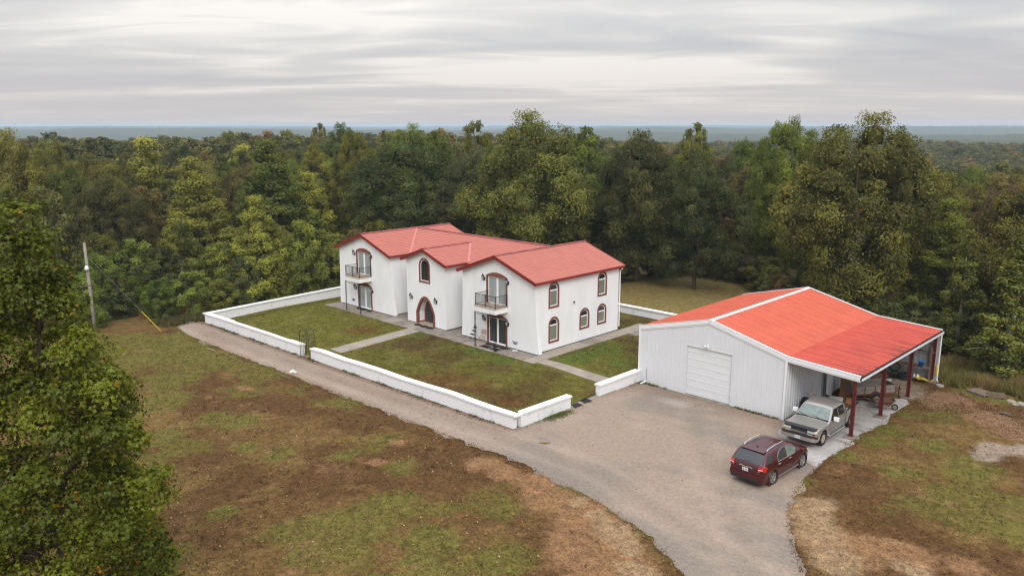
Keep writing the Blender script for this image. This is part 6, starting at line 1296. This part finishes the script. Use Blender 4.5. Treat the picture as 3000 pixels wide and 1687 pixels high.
# --- grass, weeds and leaves that nobody could count
def blades(name, x, y, z, h, w, cols, label, cat, lean=.5, nb=3, seed=1):
    R = np.random.default_rng(seed); n = len(x); x, y, z, h = [np.repeat(q, nb) for q in (x, y, z, h)]; cols = np.repeat(cols, nb, 0); n = len(x); a = R.uniform(0, 6.283, n); o = R.normal(size=(n, 2)) * (w * 1.3)
    b = np.stack([x + o[:, 0], y + o[:, 1], z], -1); sd_ = np.stack([np.cos(a), np.sin(a), np.zeros(n)], -1) * w / 2; tp = b + np.stack([R.normal(size=n) * h * lean, R.normal(size=n) * h * lean, h * R.uniform(.6, 1.2, n)], -1)
    V = np.stack([b - sd_, b + sd_, tp], 1).reshape(-1, 3); me = np_mesh(name, V, np.arange(n * 3).reshape(n, 3), MT['blade'], 3); j = R.uniform(.7, 1.35, (n, 1)); set_cover(me, np.repeat(cols * j, 3, 0)); return tag(link(name, me), label, cat, kind='stuff')
Rg = np.random.default_rng(4)
from mathutils.geometry import intersect_point_tri_2d
GP = np.array(poly)
def in_poly(x, y, P):
    c = np.zeros(len(x), bool); n = len(P)
    for i in range(n):
        (a, b), (d, e) = P[i], P[(i + 1) % n]; k = ((b > y) != (e > y)) & (x < (d - a) * (y - b) / (e - b + 1e-12) + a); c ^= k
    return c
n = 52000; x = Rg.uniform(-32, 31, n); y = Rg.uniform(-32, 16, n); d = np.stack([x - CAM.x, y - CAM.y], -1); ok = (~in_poly(x, y, GP)) & ~((x > -31) & (x < 7.6) & (y > -9.8)) & ~((x > 7) & (x < 21.5) & (y > 1.5)) & (np.abs(np.arctan2(d @ RH, d @ FH)) < .6); x, y = x[ok], y[ok]
c = cover(x, y); g = c[:, 1] / (c.sum(1)); hgt = np.where(g > .36, .075, .045); blades('field_grass', x, y, T(x, y), hgt, .05, c * 1.08, 'short dry and green grass of the front field', 'grass', seed=2)
n = 26000; x = Rg.uniform(-30.3, 7, n); y = Rg.uniform(-9.2, 14, n); ok = ~((x > -24.3) & (x < 1.3) & (y > -1.6) & (y < 9.8)) & ~((x > -12.2) & (x < -10.7) & (y < -1)) & ~((x > -.1) & (x < 1.25)) & ~((x > 1.2) & (x < 6.3) & (y > -1.4) & (y < .9)) & ~((x > 6) & (y > -4.9) & (y < 0)) & ~((x > 1) & (x < 5.1) & (y > 9) & (y < 12.5)); x, y = x[ok], y[ok]
blades('lawn_grass', x, y, lawnz(x, y), np.full(len(x), .06), .05, lawn_cover(x, y) * 1.05, 'short patchy grass of the walled lawn', 'grass', seed=3)
n = 2600; x = Rg.uniform(-28, 31, n); y = Rg.uniform(-30, 14, n); ok = (~in_poly(x, y, GP)) & ~((x > -31) & (x < 7.8) & (y > -9.9)) & ~((x > 7) & (x < 21.6) & (y > 1.5)) & (fbm(x * .4, y * .4, 111, 4) > .5); x, y = x[ok], y[ok]
blades('field_tufts', x, y, T(x, y), Rg.uniform(.08, .17, len(x)), .045, cover(x, y) * Rg.uniform(.75, 1.3, (len(x), 1)), 'scattered taller tufts of grass on the front field', 'grass', .6, 7, 21)
# fringe along the gravel edges
ex = []; 
for (a, b), (p, q) in list(zip(EDGE, EDGE[1:])) + list(zip(REDGE, REDGE[1:])):
    L = math.hypot(p - a, q - b); k = int(L * 26); t = Rg.uniform(0, 1, k); ex.append(np.stack([a + (p - a) * t + Rg.normal(size=k) * .08, b + (q - b) * t + Rg.normal(size=k) * .08], -1))
for p in pad[5:11]: ex.append(np.array(p) + Rg.normal(size=(60, 2)) * np.array((.15, 1.0)) + np.array((.1, 0)))
ex = np.concatenate(ex); c = cover(ex[:, 0], ex[:, 1]) * .9; blades('edge_grass', ex[:, 0], ex[:, 1], T(ex[:, 0], ex[:, 1]), np.full(len(ex), .05), .05, c * 1.5, 'ragged grass along the gravel edges', 'grass', seed=5)
# weedy bank right of the barn
n = 9000; x = Rg.uniform(20.5, 34, n); y = Rg.uniform(14.9, 23.5, n); ok = (y > 15.3 + .35 * np.sin(x * 1.3) + np.clip(24 - x, 0, 4) * .0) & ~((x < 21.6) & (y < 15.9)) & ~((x > 22.9) & (x < 25.7) & (y < 16)); x, y = x[ok], y[ok]; nn = fbm(x * .5, y * .5, 7, 4); c = np.where(nn[:, None] > .5, np.array((.24, .175, .065)), np.array((.16, .14, .042))) * Rg.uniform(.7, 1.3, (len(x), 1))
blades('tall_weeds', x, y, T(x, y), .35 + .75 * nn, .045, c, 'tall brown weeds on the bank right of the barn', 'weeds', .28, 5, 6)
n = 2600; x = np.concatenate([Rg.uniform(-34.5, -31.3, n), Rg.uniform(-30, 8, n)]); y = np.concatenate([Rg.uniform(-13, 14, n), Rg.uniform(15.8, 19, n)]); c = np.array((.08, .075, .026)) * Rg.uniform(.6, 1.4, (2 * n, 1)) * np.array((1, 1, 1)); blades('wood_edge_weeds', x, y, T(x, y), np.full(2 * n, .45), .06, c, 'rough weeds outside the garden wall', 'weeds', .4, 4, 8)
# fallen leaves and wall-foot debris
def litter(name, x, y, z, s, cols, label, seed):
    R = np.random.default_rng(seed); n = len(x); P = np.stack([x, y, z + .015], -1); Nn = np.stack([R.normal(size=n) * .35, R.normal(size=n) * .35, np.ones(n)], -1); Nn = nrm(Nn); t = nrm(np.cross(Nn, R.normal(size=(n, 3)))); b = np.cross(Nn, t); s = (s * R.uniform(.6, 1.4, n))[:, None]
    V = np.stack([P - t * s, P + b * s * .7, P + t * s, P - b * s * .7], 1).reshape(-1, 3); me = np_mesh(name, V, np.arange(n * 4).reshape(n, 4), MT['blade'], 4); set_cover(me, np.repeat(cols, 4, 0)); return tag(link(name, me), label, 'leaves', kind='stuff')
PALL = np.array([(.30, .18, .105), (.26, .125, .07), (.36, .25, .15), (.19, .095, .055), (.32, .20, .085)])
n = 2600; x = Rg.uniform(-10, 31, n); y = Rg.uniform(-32, -12.9, n); k = fbm(x * .3, y * .3, 97, 4) > .45; k &= ~in_poly(x, y, GP); x, y = x[k], y[k]; litter('fallen_leaves', x, y, T(x, y) + .03, .045, PALL[Rg.integers(0, 5, len(x))], 'fallen tan leaves scattered over the front field', 1)
n = 5200; b = np.array(B_LIT[:4])[Rg.integers(0, 4, n)]; x = b[:, 0] + Rg.normal(size=n) * b[:, 2] * .6; y = b[:, 1] + Rg.normal(size=n) * b[:, 2] * .55; litter('fallen_leaves', x, y, T(x, y) + .01 + Rg.uniform(0, .04, n), .034, PALL[Rg.integers(0, 5, n)] * .9, 'drift of brown leaves on the clay right of the barn', 2)
n = 1500; x = Rg.uniform(-31, 7, n); y = -9.62 - np.abs(Rg.normal(size=n)) * .22; k = fbm(x * .8, y * .0, 99, 4) > .5; x, y = x[k], y[k]; litter('wall_foot_debris', x, y, T(x, y) + .012, .05, np.array([(.10, .065, .04), (.07, .05, .03), (.06, .06, .03), (.16, .10, .06)])[Rg.integers(0, 4, len(x))], 'dark leaf debris along the foot of the front wall', 3)
n = 900; x = Rg.uniform(-28, 20, n); y = np.where(x < 7.4, Rg.uniform(-12.6, -9.8, n), Rg.uniform(-12, 1.8, n)); k = fbm(x * 1.3, y * 1.3, 103, 3) > .56; x, y = x[k], y[k]; litter('gravel_debris', x, y, T(x, y) + .012, .04, np.array([(.13, .085, .06), (.10, .07, .05), (.19, .12, .08)])[Rg.integers(0, 3, len(x))], 'scattered dead leaves on the gravel', 4)
x = 7.7 + Rg.normal(size=500) * .2; y = -6.3 + Rg.normal(size=500) * .6; blades('wall_corner_weeds', np.maximum(x, 7.5), y, T(x, y), np.full(500, .07), .05, np.array((.11, .12, .035)) * Rg.uniform(.7, 1.3, (500, 1)) * np.ones((500, 3)), 'green weeds at the foot of the short front wall', 'weeds', .6, 3, 9)

# loose chips on the drive, weeds along the barn and wall feet
n = 5200; x = Rg.uniform(-30, 26, n); y = Rg.uniform(-17, 2, n); k = in_poly(x, y, GP) & (fbm(x * .6, y * .6, 107, 3) > .42); x, y = x[k], y[k]; litter('gravel_chips', x, y, T(x, y) + .012, .022, np.array([(.42, .37, .32), (.36, .30, .25), (.14, .12, .105), (.20, .165, .14)])[Rg.integers(0, 4, len(x))], 'loose pale and dark stone chips on the gravel drive', 5)
x = np.concatenate([Rg.uniform(7.6, 17.2, 500), Rg.uniform(-30, 7, 900), Rg.uniform(7.45, 7.7, 160)]); y = np.concatenate([2.0 - np.abs(Rg.normal(size=500)) * .09, -9.64 - np.abs(Rg.normal(size=900)) * .10, Rg.uniform(-9, 1.8, 160)]); k = (fbm(x * .9, y * .9, 109, 4) > .52) & ~((x > 10.8) & (x < 14) & (y > .5)); x, y = x[k], y[k]
blades('wall_foot_weeds', x, y, T(x, y), Rg.uniform(.05, .16, len(x)), .04, np.array((.10, .10, .035)) * Rg.uniform(.6, 1.4, (len(x), 1)), 'small weeds at the foot of the barn and garden walls', 'weeds', .5, 4, 31)

# ------------------------------------------------------------------ haze: even, pale air round everything
def haze():
    m = bpy.data.materials.new('pale_haze'); m.use_nodes = True; nt = m.node_tree; nt.nodes.remove(nt.nodes['Principled BSDF']); v = nt.nodes.new('ShaderNodeVolumePrincipled'); v.inputs['Density'].default_value = .00022; v.inputs['Color'].default_value = (.68, .83, 1.0, 1); v.inputs['Anisotropy'].default_value = .2; nt.links.new(v.outputs[0], nt.nodes['Material Output'].inputs['Volume'])
    o = MB().box(-9000, 9000, -9000, 9000, -62, 24).build('haze', m); tag(o, kind='stuff')
haze()
